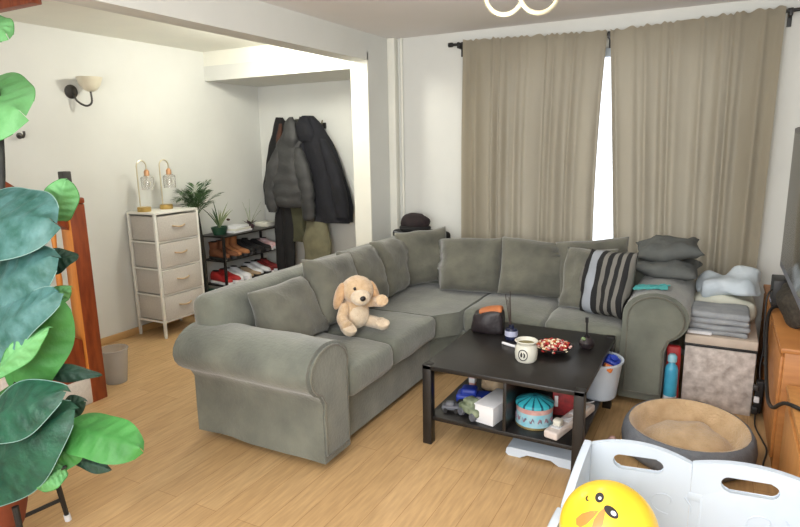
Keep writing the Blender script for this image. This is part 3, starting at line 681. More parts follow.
for dx in (-0.03, 0.03):
    for dy in (-0.026, 0.026):
        bm = BM(); p = Matrix.Rotation(0.3, 3, 'Z') @ V((dx, dy, 0)); lathe(bm, [(0, -0.006), (0.013, -0.006), (0.013, 0.006), (0, 0.006)], (-1.20 + p.x, 2.80 + p.y, SZ + 0.0135), 12, rot=(PI / 2, 0, 0.3)); obj('wheel', bm, M['blackp'], t)
bm = BM(); softbox(bm, (-1.09, 3.15, SZ + 0.045), (0.13, 0.08, 0.085), 0.03, 6, (0, 0, 0.01), 0.03, 14, 4); tag(obj('crumpled_bag', bm, M['beige'], ang=180), 'crumpled beige paper bag behind the white box on the table shelf', 'bag')
# white box with a hinged lid
t = thing('white_box', 'plain white cardboard box at the middle of the table shelf', 'box', (-0.985, 2.85, SZ))
bm = BM(); box(bm, (-0.965 - 0.055, 2.85 - 0.12, SZ), (-0.965 + 0.055, 2.85 + 0.12, SZ + 0.095), 0.003, rot=(0, 0, -0.18)); obj('carton', bm, M['paper'], t)
bm = BM(); box(bm, (-0.965 - 0.058, 2.85 - 0.123, SZ + 0.095), (-0.965 + 0.058, 2.85 + 0.123, SZ + 0.103), 0.003, rot=(0, 0, -0.18)); obj('lid', bm, M['paper'], t)
# round biscuit tin: built about its own axis
TC = (-0.757, 2.865, SZ)
t = thing('biscuit_tin', 'round pale blue tin with pink band and turquoise striped lid on the table shelf', 'tin', TC)
def tin_part(name, prof, m, n=40):
    bm = BM(); lathe(bm, prof, (0, 0, 0), n); o = obj(name, bm, m, None); o.parent = t; return o
body = tin_part('tin', [(0, 0), (0.092, 0), (0.096, 0.004), (0.096, 0.014), (0.093, 0.016), (0.093, 0.112), (0, 0.112)], M['tinblue'])
o = tin_part('band', [(0.0935, 0.082), (0.0938, 0.085), (0.0938, 0.108), (0.0935, 0.11), (0.093, 0.1), (0.0935, 0.082)], M['tinpink']); o.parent = body
o = tin_part('base_rim', [(0.094, 0.0), (0.0975, 0.002), (0.0975, 0.012), (0.094, 0.014), (0.094, 0.0)], M['tingold']); o.parent = body
bm = BM(); nseg = 52
P_ = [(0.0, 0.152), (0.012, 0.152), (0.03, 0.15), (0.094, 0.126), (0.098, 0.120), (0.098, 0.110)]
rings = [[bm.verts.new((r * math.cos(2 * PI * j / nseg), r * math.sin(2 * PI * j / nseg), z)) for j in range(nseg)] for r, z in P_[1:]]
cv = bm.verts.new((0, 0, P_[0][1]))
for j in range(nseg):
    f = bm.faces.new((cv, rings[0][j], rings[0][(j + 1) % nseg])); f.material_index = 1
    for A, B in zip(rings, rings[1:]):
        f = bm.faces.new((A[j], B[j], B[(j + 1) % nseg], A[(j + 1) % nseg])); f.material_index = 1 if j % 4 == 0 or A is rings[0] and j % 2 == 0 else 0
bm.faces.new(rings[-1])
o = obj('lid', bm, [M['teal'], M['darkteal']]); o.parent = t
bm = BM(); rnd = random.Random(2)
for k in range(7):
    a = -PI * 0.9 + k * 0.42; q = [(V((0.0936 * math.cos(a + 0.26 * s / 6), 0.0936 * math.sin(a + 0.26 * s / 6), 0.048 + 0.012 * math.sin(s * 1.2 + k)))) for s in range(7)]
    tube(bm, q, [0.001, 0.003, 0.005, 0.003, 0.006, 0.003, 0.001], 6)
o = obj('painted_swirls', bm, mat('faded_plum_print', srgb(120, 104, 124), srgb(150, 120, 128), 40, 0.5)); o.parent = body
# red printed box behind and a gift bag tag
t = thing('red_gift_box', 'dark red printed box with a white tag behind the tin on the table shelf', 'box', (-0.635, 3.06, SZ))
bm = BM(); box(bm, (-0.71, 3.01, SZ), (-0.59, 3.11, SZ + 0.165), 0.004, rot=(0, 0, 0.25)); obj('carton', bm, mat('red_pattern', srgb(150, 44, 46), srgb(110, 36, 40), 40, 0.5, detail=1), t)
bm = BM(); box(bm, (-0.684, 2.985, SZ + 0.055), (-0.665, 2.992, SZ + 0.115), 0.002, rot=(0, 0, 0.25)); obj('tag', bm, M['paper'], t)
# extension lead
t = thing('extension_lead', 'long pale extension lead with white plugs lying at the right of the table shelf', 'extension lead', (-0.59, 2.9, SZ))
RZ = -0.24
def inrot(p, c=(-0.585, 2.93)):
    q = Matrix.Rotation(RZ, 3, 'Z') @ V((p[0], p[1], 0)); return V((c[0] + q.x, c[1] + q.y, p[2]))
bm = BM(); softbox(bm, (-0.585, 2.93, SZ + 0.022), (0.075, 0.44, 0.042), 0.012, 4, rot=(0, 0, RZ)); obj('body', bm, M['stripw'], t)
for k in range(4):
    bm = BM(); p = inrot((0, -0.15 + 0.1 * k, SZ + 0.0435)); box(bm, p - V((0.024, 0.024, 0.001)), p + V((0.024, 0.024, 0.0015)), 0.002, rot=(0, 0, RZ)); obj('socket', bm, M['paper'], t)
for k, y in enumerate((-0.14, 0.11)):
    p = inrot((0.0, y, SZ + 0.045)); pl_ = thing('plug', ('white plug in the near end of the extension lead', 'white plug in the far end of the extension lead')[k], 'plug', p, 'plugs in the extension lead')
    bm = BM(); softbox(bm, p + V((0, 0, 0.019)), (0.042, 0.042, 0.036), 0.010, 3, rot=(0, 0, RZ)); obj('housing', bm, M['ceram'], pl_)
    bm = BM(); tube(bm, spline([p + V((0, 0.018, 0.02)), p + V((0.01, 0.05, 0.012)), p + V((0.03, 0.09, 0.004)), p + V((0.05, 0.12, 0.003))]), 0.003, 6); obj('cable', bm, M['paper'], pl_)
t = thing('white_bottle', 'small white bottle standing behind the right front leg of the coffee table', 'bottle', (-0.545, 3.06, SZ))
bm = BM(); lathe(bm, [(0, 0), (0.018, 0), (0.02, 0.006), (0.02, 0.10), (0.01, 0.115), (0, 0.115)], (-0.655, 3.19, SZ), 14); obj('flask', bm, M['paper'], t)
bm = BM(); lathe(bm, [(0.011, 0.113), (0.011, 0.135), (0, 0.137)], (-0.655, 3.19, SZ), 12); obj('cap', bm, M['ceram'], t)
# toy tub sticking out of the shelf
HC = V((-0.52, 3.365, SZ))
t = thing('toy_tub', 'white plastic tub of toys sticking out of the right side of the table shelf', 'tub', HC)
bm = BM(); lathe(bm, [(0, 0), (0.085, 0), (0.095, 0.01), (0.118, 0.20), (0.128, 0.215), (0.128, 0.225), (0.115, 0.222), (0.086, 0.015), (0, 0.012)], HC, 32, 1.0, 1.1); obj('tub', bm, M['white'], t)
for k, (dx, dy, dz, rx, m, nm, lab) in enumerate(((0.06, 0.0, 0.205, 0.08, 'blue', 'blue_block', 'blue plastic toy piece inside the white tub'), (0.055, -0.085, 0.205, 0.05, 'orange', 'orange_block', 'orange toy piece at the front of the white tub'), (0.01, 0.06, 0.195, 0.07, 'tinblue', 'light_blue_block', 'light blue toy piece in the white tub beside the table edge'))):
    bm = BM(); c = HC + V((dx, dy, dz)); softbox(bm, c, (rx, rx * 0.8, rx), rx * 0.2, 3, rot=(0.5 + k, 0.4, 0.3 * k)); q = obj('block', bm, M[m], None)
    bm = BM(); lathe(bm, [(0, 0), (rx * 0.25, 0), (rx * 0.25, rx * 0.2), (0, rx * 0.2)], (0, 0, 0), 12); 
    for v in bm.verts: v.co = Euler((0.5 + k, 0.4, 0.3 * k)).to_matrix() @ (v.co + V((0, 0, rx * 0.5))) + c
    obj('stud', bm, M[m], q); q.name = 'toy_' + nm; tag(q, lab, 'toy block')
# white plastic step lying under the table edge
t = thing('step_board', 'low white plastic board on the floor under the front of the coffee table', 'plastic board', (-0.70, 2.83, 0))
bm = BM(); prism(bm, [(-0.86, 0.0), (-0.80, 0.0), (-0.76, 0.022), (-0.64, 0.022), (-0.60, 0.0), (-0.54, 0.0), (-0.525, 0.012), (-0.53, 0.04), (-0.55, 0.048), (-0.85, 0.048), (-0.87, 0.04), (-0.875, 0.012)], 2.76, 2.96, lambda a, b, d: (a, d, b)); bevel_all(bm, 0.006); obj('board', bm, M['white'], t)

# ================================================================== SHELVING AND DRAWERS BY THE LEFT WALL
ch = thing('chest_of_drawers', 'tall narrow white metal chest with four grey fabric drawers by the left wall', 'chest of drawers', (-4.23, 3.57, 0))
CX0, CX1, CY0, CY1, CH = -4.40, -4.06, 3.33, 3.80, 1.075
for x in (CX0, CX1 - 0.022):
    for y in (CY0, CY1 - 0.022):
        bm = BM(); box(bm, (x, y, 0.012), (x + 0.022, y + 0.022, CH - 0.018), 0.002); lg = obj('leg', bm, M['whiteMetal'], ch)
        bm = BM(); lathe(bm, [(0, 0), (0.012, 0), (0.012, 0.014), (0, 0.014)], (x + 0.011, y + 0.011, 0), 10); obj('foot', bm, M['whiteMetal'], lg)
bm = BM(); box(bm, (CX0, CY0, CH - 0.018), (CX1, CY1, CH), 0.004); obj('top', bm, M['whiteMetal'], ch)
for k in range(4):
    z0 = 0.15 + k * 0.228; z1 = z0 + 0.205
    bm = BM()
    for y in (CY0 + 0.003, CY1 - 0.017): box(bm, (CX0 + 0.02, y, z0 - 0.016), (CX1 - 0.02, y + 0.014, z0 - 0.003))
    box(bm, (CX1 - 0.018, CY0 + 0.02, z0 - 0.016), (CX1 - 0.006, CY1 - 0.02, z0 - 0.003)); obj('rail', bm, M['whiteMetal'], ch)
    bm = BM(); box(bm, (CX0 + 0.012, CY0 + 0.024, z0), (CX1 + 0.004, CY1 - 0.024, z1), 0.006); d = obj('drawer', bm, M['drawer'], ch)
    bm = BM(); yc = (CY0 + CY1) / 2; zc = (z0 + z1) / 2 + 0.015
    tube(bm, spline([(CX1 + 0.004, yc - 0.065, zc), (CX1 + 0.018, yc - 0.05, zc - 0.004), (CX1 + 0.022, yc, zc - 0.012), (CX1 + 0.018, yc + 0.05, zc - 0.004), (CX1 + 0.004, yc + 0.065, zc)]), 0.007, 6); obj('handle', bm, M['tan'], d)
# two gooseneck lamps
def gl(y, label):
    c = V((-4.25, y, CH + 0.0005))
    t = thing('table_lamp', label, 'lamp', c, 'brass gooseneck lamps on the chest of drawers')
    bm = BM(); lathe(bm, [(0, 0), (0.052, 0), (0.055, 0.004), (0.055, 0.036), (0.05, 0.04), (0, 0.04)], c, 24); obj('base', bm, M['gold'], t)
    pts = [c + V((0.0, -0.035, 0.035)), c + V((0, -0.035, 0.2)), c + V((0, -0.035, 0.36))] + arc(c + V((0, 0.012, 0.375)), 0.047, PI, 0, 12, (0, 1, 0), (0, 0, 1)) + [c + V((0, 0.059, 0.345))]
    bm = BM(); tube(bm, pts, 0.0055, 8); obj('stem', bm, M['champ'], t)
    h = c + V((0, 0.059, 0.28))
    bm = BM(); lathe(bm, [(0.008, 0.068), (0.012, 0.066), (0.022, 0.05), (0.022, 0.012), (0, 0.012)], h, 16); s = obj('socket', bm, mat('copper_cap', srgb(206, 160, 120), srgb(196, 146, 106), 10, 0.35, metal=0.6), t)
    bm = BM(); lathe(bm, [(0.022, 0.018), (0.05, 0.005), (0.053, -0.005), (0.050, -0.10), (0.047, -0.10), (0.049, -0.005), (0.045, 0.003), (0.022, 0.014)], h, 24); obj('glass_shade', bm, M['glass'], t)
    bm = BM(); lathe(bm, [(0, 0.012), (0.012, 0.008), (0.014, -0.012), (0.026, -0.04), (0.022, -0.065), (0, -0.078)], h, 16); obj('bulb', bm, M['frost'], t)
gl(3.395, 'brass gooseneck lamp on the near end of the white chest, left one of two')
gl(3.625, 'brass gooseneck lamp on the far end of the white chest, next to the palm')

# ---- shoe rack
rk = thing('shoe_rack', 'low black shoe rack with open shelves by the left wall under the coats', 'shoe rack', (-4.25, 4.55, 0))
KX0, KX1, KY0, KY1 = -4.40, -4.10, 4.12, 4.98
for z in (0.06, 0.285, 0.525, 0.765):
    bm = BM()
    if z < 0.7:
        box(bm, (KX0, KY0, z - 0.014), (KX1, KY0 + 0.014, z)); box(bm, (KX0, KY1 - 0.014, z - 0.014), (KX1, KY1, z))
        for k in range(6):
            x = KX0 + 0.012 + k * 0.052; box(bm, (x, KY0, z - 0.010), (x + 0.03, KY1, z), 0.002)
    else: box(bm, (KX0, KY0 - 0.01, z - 0.016), (KX1 + 0.01, KY1 + 0.01, z), 0.004)
    obj('shelf', bm, M['black'], rk)
for x in (KX0, KX1 - 0.022):
    for y in (KY0, KY1 - 0.022):
        bm = BM(); box(bm, (x, y, 0), (x + 0.022, y + 0.022, 0.75), 0.002); obj('post', bm, M['black'], rk)

def shoe(name, label, loc, rz, m, sole, L=0.27, W=0.095, Hh=0.10, shaft=0.0, group='shoes on the shoe rack'):
    """toe towards local +X; rings along the length"""
    t = thing(name, label, 'shoe', loc, group); t.rotation_euler = (0, 0, rz)
    prof = [(0.0, 0.42, 0.75), (0.06, 0.62, 0.95), (0.2, 0.72, 1.0), (0.36, 0.72, 0.92), (0.5, 0.82, 0.72), (0.66, 0.98, 0.55), (0.8, 1.0, 0.47), (0.92, 0.8, 0.40), (1.0, 0.38, 0.26)]
    bm = BM(); rings = []; n = 14
    for u, w, h in prof:
        ring = []
        for k in range(n):
            a = 2 * PI * k / n; c, s = math.cos(a), math.sin(a)
            y = W / 2 * w * math.copysign(abs(c) ** 0.7, c); z = 0.018 + Hh * h * (0.5 + 0.5 * math.copysign(abs(s) ** 0.7, s))
            ring.append(bm.verts.new(((u - 0.45) * L, y * (1 - 0.25 * max(0, s)), z)))
        rings.append(ring)
    for A, B in zip(rings, rings[1:]):
        for k in range(n): bm.faces.new((A[k], A[(k + 1) % n], B[(k + 1) % n], B[k]))
    bm.faces.new(rings[0][::-1]); bm.faces.new(rings[-1])
    if shaft:
        lathe(bm, [(0.034, Hh * 0.6), (0.038, Hh + shaft * 0.4), (0.043, Hh + shaft), (0.037, Hh + shaft), (0.034, Hh * 0.8), (0, Hh * 0.8)], (-0.25 * L, 0, 0.015), 14, 1.25, 1.0)
    o = obj('upper', bm, m, None, 60); o.parent = t
    bm = BM(); pts = []
    P2 = [((u - 0.45) * L * 1.02, W / 2 * w * 1.06) for u, w, h in prof]
    poly = P2 + [(a, -b) for a, b in reversed(P2)]
    prism(bm, poly, 0.0005, 0.024, lambda a, b, d: (a, b, d)); o = obj('sole', bm, sole, None); o.parent = t
    bm = BM(); lathe(bm, [(0.0, 0), (0.03, 0), (0.03, 0.004), (0, 0.004)], (-0.22 * L, 0, 0.018 + Hh * 0.985 + shaft), 12, 1.3, 0.85); o = obj('opening', bm, M['blackc'], None); o.parent = t
    return t
S1, S2 = 0.526, 0.286
W_, K_ = M['paper'], M['blackp']
def pair(name, lab, y, z, m, sole, rz=0.0, **k):
    for s, w in ((-1, 'nearer'), (1, 'farther')):
        shoe(name, lab.replace('#', w), (-4.245, y + s * 0.052, z), rz + s * 0.05, m, sole, **k)
pair('ankle_boot', '# brown suede ankle boot at the near end of the middle shelf', 4.24, S1, M['shoebrown'], K_, shaft=0.05, L=0.25)
pair('tall_boot', '# tan suede boot beside the brown ankle boots on the middle shelf', 4.40, S1, M['shoetan'], K_, shaft=0.09, L=0.25)
pair('black_shoe', '# black shoe in the middle of the middle shelf', 4.58, S1, M['blackc'], K_, Hh=0.12)
pair('slipper', '# pink and white slipper at the far end of the middle shelf', 4.86, S1, M['pinkw'], W_, Hh=0.085)
pair('canvas_shoe', '# black shoe beside the slippers on the middle shelf', 4.72, S1, M['blackc'], K_, Hh=0.09)
pair('trainer', '# red trainer with white toe at the near end of the lower shelf', 4.24, S2, M['red'], M['shoewhite'])
pair('white_trainer', '# bright white trainer standing between red and dark shoes on the lower shelf', 4.39, S2, M['shoewhite'], M['shoewhite'])
pair('flat_shoe', '# beige flat shoe in the middle of the lower shelf', 4.54, S2, M['beige'], K_, Hh=0.07)
pair('running_shoe', '# white running shoe beyond the beige shoes on the lower shelf', 4.69, S2, M['shoewhite'], K_)
pair('sports_shoe', '# dark red sports shoe at the far end of the lower shelf', 4.85, S2, mat('dark_red_shoe', srgb(140, 42, 40), srgb(112, 36, 36), 14, 0.7), M['shoewhite'])
pair('work_shoe', '# black shoe on the bottom shelf of the rack', 4.32, 0.061, M['blackc'], K_)

# ---- on top of the rack
KT = 0.7655
def frond(bm, base, direc, L, droop, nl, lw, ll, seed):
    rnd = random.Random(seed); d = V(direc).normalized(); pts = []
    for k in range(13):
        u = k / 12; pts.append(V(base) + d * L * u + V((0, 0, -droop * L * u * u)))
    tube(bm, pts, [0.004 * (1 - 0.8 * k / 12) for k in range(13)], 5)
    for k in range(nl):
        u = 0.18 + 0.8 * k / nl; i = min(11, int(u * 12)); p = pts[i].lerp(pts[i + 1], u * 12 - i); T = (pts[i + 1] - pts[i]).normalized()
        side = T.cross(V((0, 0, 1))).normalized()
        for s in (-1, 1):
            l = ll * (0.55 + 0.6 * math.sin(PI * min(1, u * 1.02))) ; dirn = (side * s * 0.8 + T * 0.75 + V((0, 0, rnd.uniform(-0.25, 0.1)))).normalized()
            e = p + dirn * l; m = p + dirn * l * 0.45 + V((0, 0, 0.006)); w = T * lw
            a, b, c, dd = bm.verts.new(p), bm.verts.new(m + w), bm.verts.new(e), bm.verts.new(m - w)
            bm.faces.new((a, b, c, dd))
PC = V((-4.27, 4.02, 0))
t = thing('potted_palm', 'leafy dark green potted palm standing between the white chest and the shoe rack', 'plant', PC)
bm = BM(); lathe(bm, [(0, 0), (0.085, 0), (0.10, 0.10), (0.11, 0.24), (0.104, 0.24), (0.095, 0.2), (0, 0.2)], PC, 20); obj('pot', bm, M['potg'], t)
bm = BM(); tube(bm, spline([PC + V((0, 0, 0.2)), PC + V((0.01, -0.01, 0.6)), PC + V((0, -0.04, 1.0))]), [0.02] * 13, 8); obj('stem', bm, M['stem'], t)
rnd = random.Random(4)
for k in range(13):
    a = k * 2.4; up = rnd.uniform(0.6, 2.2); r = V((math.cos(a) * 0.75, math.sin(a) * 0.8 - 0.2, up))
    if r.x < 0: r.x *= 0.12
    bm = BM(); frond(bm, PC + V((0, -0.04, 0.97 + 0.03 * (k % 3))), r, rnd.uniform(0.34, 0.50), rnd.uniform(0.25, 0.65), 18, 0.0055, 0.11, k); obj('frond', bm, M['palm'], t, 180)
SPC = V((-4.24, 4.22, KT))
t = thing('spider_plant', 'spiky thin-leaved plant in a dark green pot at the near end of the shoe rack', 'plant', SPC)
bm = BM(); lathe(bm, [(0, 0), (0.05, 0), (0.062, 0.045), (0.068, 0.075), (0.062, 0.075), (0.056, 0.06), (0, 0.06)], SPC, 18, 1, 1.35); obj('pot', bm, M['potg'], t)
for k in range(17):
    a = rnd.uniform(0, 2 * PI); l = rnd.uniform(0.22, 0.42); d = V((math.cos(a) * rnd.uniform(0.2, 0.7), math.sin(a) * rnd.uniform(0.2, 0.8), 1)).normalized()
    if d.x < 0: d.x *= 0.3
    bm = BM(); b = SPC + V((0, 0, 0.06)); pts = [b + d * l * u + V((0, 0, -0.28 * l * u * u)) for u in (0, 0.2, 0.4, 0.6, 0.8, 1)]
    sd = d.cross(V((0.3, -1, 0.1))).normalized(); vs = [(bm.verts.new(p - sd * w), bm.verts.new(p + sd * w)) for p, w in zip(pts, (0.004, 0.006, 0.006, 0.005, 0.003, 0.0005))]
    for A, B in zip(vs, vs[1:]): bm.faces.new((A[0], A[1], B[1], B[0]))
    obj('leaf', bm, M['sage'] if k % 3 else M['palm'], t, 180)
bm = BM(); ball(bm, SPC + V((0.06, 0.06, 0.14)), (0.02, 0.016, 0.012), 10, ns=0.3, nf=30); obj('bud', bm, M['rust'], t)
for k, (dz, w, l) in enumerate(((0, 0.20, 0.26), (0.021, 0.19, 0.24), (0.040, 0.17, 0.22))):
    bm = BM(); box(bm, (-4.24 - w / 2, 4.44 - l / 2, KT + dz + 0.0005), (-4.24 + w / 2, 4.44 + l / 2, KT + dz + 0.0195), 0.003, rot=(0, 0, 0.08 * k)); bk_ = obj('cover', bm, M['ceram'] if k % 2 else M['paper'], None)
    bk_.name = 'book'; tag(bk_, ('pale book at the bottom of the stack on the shoe rack', 'cream book in the middle of the stack on the shoe rack', 'pale book on top of the stack on the shoe rack')[k], 'book', 'books stacked on the shoe rack')
FC = V((-4.23, 4.64, KT))
t = thing('flower_holder', 'dark star-shaped flower ornament with dry twigs on the shoe rack', 'ornament', FC)
bm = BM(); lathe(bm, [(0, 0), (0.03, 0), (0.04, 0.03), (0.03, 0.05), (0, 0.05)], FC, 14); obj('cup', bm, M['starflower'], t)
for k in range(7):
    a = 2 * PI * k / 7; d = V((math.cos(a), math.sin(a), 0.55)).normalized(); b = FC + V((0, 0, 0.045)); s_ = d.cross(V((0, 0, 1))).normalized() * 0.017
    bm = BM(); q = [bm.verts.new(b), bm.verts.new(b + d * 0.045 + s_), bm.verts.new(b + d * 0.095), bm.verts.new(b + d * 0.045 - s_)]; bm.faces.new(q); obj('petal', bm, M['starflower'], t, 180)
for k in range(9):
    a = rnd.uniform(0, 2 * PI); e = V((0.10 * math.cos(a), 0.14 * math.sin(a), rnd.uniform(0.18, 0.30)))
    if e.x < -0.06: e.x = -0.06
    bm = BM(); tube(bm, spline([FC + V((0, 0, 0.04)), FC + e * 0.5 + V((0, 0, 0.03)), FC + e]), 0.0016, 4); obj('twig', bm, M['sage'], t)
bm = BM(); box(bm, (-4.31, 4.80, KT + 0.0005), (-4.15, 4.96, KT + 0.045), 0.004); tag(obj('shoe_box', bm, M['ceram']), 'flat cream box at the far end of the shoe rack top', 'box')

# ================================================================== COATS IN THE NOOK
t = thing('coat_rail', 'dark coat rail on the back wall of the nook, mostly covered by coats', 'coat rail', (-3.75, 5.09, 1.84))
bm = BM(); box(bm, (-4.16, 5.078, 1.76), (-3.55, 5.0995, 1.82), 0.004); obj('board', bm, M['black'], t)
HK = (-4.05, -3.92, -3.80, -3.66)
for x in HK:
    bm = BM(); tube(bm, spline([(x, 5.08, 1.85), (x, 5.03, 1.84), (x, 5.0, 1.86), (x, 4.995, 1.885)]), 0.006, 6); obj('hook', bm, M['iron'], t)

def garment(bm, rings, ns=0.012, nf=7.0, seed=0, quilt=0.0, qf=24, n=36, folds=0):
    """rings: (x, y, z, rx, ry); closed top, open hem"""
    R_ = []
    # resample along rings
    pts = []
    for a, b in zip(rings, rings[1:]):
        for k in range(8):
            u = k / 8; pts.append([a[i] + (b[i] - a[i]) * u for i in range(5)])
    pts.append(list(rings[-1]))
    # smooth
    for _ in range(3):
        pts = [pts[0]] + [[(pts[i - 1][j] + 2 * pts[i][j] + pts[i + 1][j]) / 4 for j in range(5)] for i in range(1, len(pts) - 1)] + [pts[-1]]
    for (x, y, z, rx, ry) in pts:
        ring = []
        for k in range(n):
            a = 2 * PI * k / n; f = 1 + quilt * abs(math.sin(z * qf)) + (0.10 * math.sin(folds * a + seed + z) * min(1, (rings[0][2] - z) * 1.5) if folds else 0)
            c, s = math.cos(a), math.sin(a)
            p = V((x + rx * f * math.copysign(abs(c) ** 0.85, c), y + ry * f * s, z))
            q = p * nf + V((seed * 5.1, seed, 0)); p += V((noise.noise(q), noise.noise(q + V((7, 7, 7))), 0.6 * noise.noise(q + V((3, 9, 1))))) * ns
            p.y = min(p.y, 5.07)
            ring.append(bm.verts.new(p))
        R_.append(ring)
    for A, B in zip(R_, R_[1:]):
        for k in range(n): bm.faces.new((A[k], A[(k + 1) % n], B[(k + 1) % n], B[k]))
    bm.faces.new(R_[0][::-1]); bm.faces.new(R_[-1])

# charcoal puffer jacket
t = thing('puffer_jacket', 'charcoal grey quilted puffer jacket hanging in front at the left of the coats', 'jacket', (-3.920, 4.9, 0.93))
bm = BM(); garment(bm, [(-3.800, 4.90, 1.85, 0.025, 0.03), (-3.810, 4.89, 1.76, 0.085, 0.07), (-3.860, 4.87, 1.55, 0.16, 0.09), (-3.890, 4.86, 1.30, 0.20, 0.10), (-3.880, 4.86, 1.10, 0.215, 0.105), (-3.870, 4.87, 0.98, 0.195, 0.085)], 0.02, 6, 1, 0.10, 26); obj('body', bm, M['puffer'], t, 70)
for x0, x1, z1, nm in ((-3.945, -4.06, 0.93, 'sleeve'), (-3.715, -3.60, 0.86, 'sleeve')):
    bm = BM(); garment(bm, [(x0, 4.83, 1.58, 0.035, 0.03), ((x0 + x1) / 2, 4.80, 1.42, 0.075, 0.055), (x1, 4.80, 1.15, 0.075, 0.055), (x1, 4.81, z1 + 0.04, 0.06, 0.05), (x1, 4.81, z1, 0.045, 0.04)], 0.012, 8, 3, 0.14, 30, 20); obj(nm, bm, M['puffer'], t, 70)
bm = BM(); garment(bm, [(-3.800, 4.86, 1.875, 0.02, 0.02), (-3.800, 4.84, 1.80, 0.07, 0.055), (-3.805, 4.83, 1.66, 0.10, 0.06), (-3.810, 4.83, 1.58, 0.07, 0.045)], 0.015, 8, 6, 0, 20, 20); obj('hood', bm, M['puffer'], t, 70)
# black jacket behind with rust lining
t = thing('black_jacket', 'black jacket with a rust lining hanging behind the grey puffer jacket', 'jacket', (-4.060, 5.0, 1.0))
bm = BM(); garment(bm, [(-4.050, 4.99, 1.88, 0.035, 0.035), (-4.050, 4.99, 1.78, 0.09, 0.06), (-4.070, 5.0, 1.5, 0.17, 0.06), (-4.130, 5.0, 1.2, 0.18, 0.06), (-4.150, 5.0, 0.98, 0.16, 0.06)], 0.015, 7, 9, 0, 20, 28, 5); obj('body', bm, M['blackc'], t, 70)
bm = BM(); garment(bm, [(-4.000, 4.93, 1.82, 0.015, 0.012), (-4.000, 4.91, 1.72, 0.03, 0.02), (-4.020, 4.90, 1.55, 0.03, 0.02)], 0.008, 8, 2, 0, 20, 12); obj('lining', bm, M['rust'], t, 70)
# long navy coat
t = thing('long_coat', 'long dark navy coat hanging at the right of the coats', 'coat', (-3.5, 4.95, 0.8))
bm = BM(); garment(bm, [(-3.66, 4.96, 1.885, 0.06, 0.045), (-3.65, 4.95, 1.80, 0.14, 0.075), (-3.58, 4.94, 1.60, 0.20, 0.095), (-3.50, 4.94, 1.30, 0.225, 0.10), (-3.45, 4.94, 1.0, 0.25, 0.105), (-3.43, 4.94, 0.84, 0.235, 0.10)], 0.02, 5, 4, 0, 20, 40, 7); obj('body', bm, M['navy'], t, 70)
for x0, x1, z1 in ((-3.72, -3.70, 0.98), (-3.46, -3.25, 0.90)):
    bm = BM(); garment(bm, [(x0, 4.88, 1.66, 0.03, 0.03), ((x0 + x1) / 2, 4.86, 1.45, 0.07, 0.05), (x1, 4.85, 1.15, 0.075, 0.055), (x1 + 0.01, 4.86, z1, 0.065, 0.05)], 0.014, 7, 5, 0.03, 20, 18); obj('sleeve', bm, M['navy'], t, 70)
bm = BM(); garment(bm, [(-3.67, 4.90, 1.875, 0.05, 0.03), (-3.66, 4.87, 1.80, 0.10, 0.055), (-3.64, 4.86, 1.70, 0.11, 0.05), (-3.63, 4.87, 1.64, 0.08, 0.04)], 0.012, 8, 8, 0, 20, 20); obj('hood', bm, M['navy'], t, 70)
# dark teal lining strip between, olive jacket, trousers, khaki bag below
t = thing('olive_parka', 'olive green parka hanging below and behind the puffer jacket', 'jacket', (-3.86, 4.95, 0.6))
bm = BM(); garment(bm, [(-3.82, 4.99, 1.86, 0.03, 0.03), (-3.82, 4.98, 1.7, 0.08, 0.05), (-3.84, 4.95, 1.2, 0.13, 0.07), (-3.85, 4.92, 0.85, 0.15, 0.075), (-3.84, 4.92, 0.62, 0.14, 0.07)], 0.016, 7, 12, 0, 20, 30, 6); obj('body', bm, M['olive'], t, 70)
t = thing('dark_trousers', 'dark trousers hanging low beside the shoe rack beneath the coats', 'trousers', (-3.98, 4.86, 0.15))
for dx in (-0.055, 0.055):
    bm = BM(); garment(bm, [(-3.97 + dx * 0.6, 4.88, 1.05, 0.05, 0.04), (-3.97 + dx, 4.87, 0.85, 0.065, 0.05), (-3.975 + dx, 4.87, 0.5, 0.06, 0.045), (-3.975 + dx * 1.1, 4.87, 0.16, 0.06, 0.045)], 0.014, 8, 14, 0, 20, 18); obj('leg', bm, M['blackc'], t, 70)
t = thing('hanging_canvas_bag', 'khaki canvas bag hanging under the navy coat', 'bag', (-3.56, 4.92, 0.4))
bm = BM(); garment(bm, [(-3.57, 4.90, 0.98, 0.05, 0.03), (-3.57, 4.89, 0.86, 0.13, 0.05), (-3.57, 4.88, 0.62, 0.17, 0.07), (-3.57, 4.88, 0.42, 0.16, 0.07), (-3.57, 4.88, 0.38, 0.12, 0.05)], 0.016, 7, 16, 0, 20, 26); obj('body', bm, M['khaki'], t, 70)
for s in (-1, 1):
    bm = BM(); tube(bm, spline([(-3.57 + s * 0.09, 4.86, 0.84), (-3.57 + s * 0.06, 4.87, 1.1), (-3.55, 4.90, 1.5), (-3.52, 4.99, 1.84)]), 0.007, 6); obj('strap', bm, M['khaki'], t)

# ================================================================== RIGHT SIDE
# crushed velvet storage box
t = thing('storage_box', 'pale crushed velvet storage box with a beige lid at the right end of the sofa', 'storage box', (0.07, 4.1, 0))
OX0, OX1, OY0, OY1 = -0.105, 0.265, 3.80, 4.42
bm = BM(); box(bm, (OX0, OY0, 0), (OX1, OY1, 0.385), 0.006); obj('body', bm, M['crush'], t)
bm = BM(); box(bm, (OX0 - 0.006, OY0 - 0.006, 0.388), (OX1 + 0.006, OY1 + 0.006, 0.402), 0.003); obj('black_seam', bm, M['blackp'], t)
bm = BM(); box(bm, (OX0 - 0.004, OY0 - 0.004, 0.402), (OX1 + 0.004, OY1 + 0.004, 0.455), 0.006); obj('lid', bm, M['crushtop'], t)
OT = 0.4555
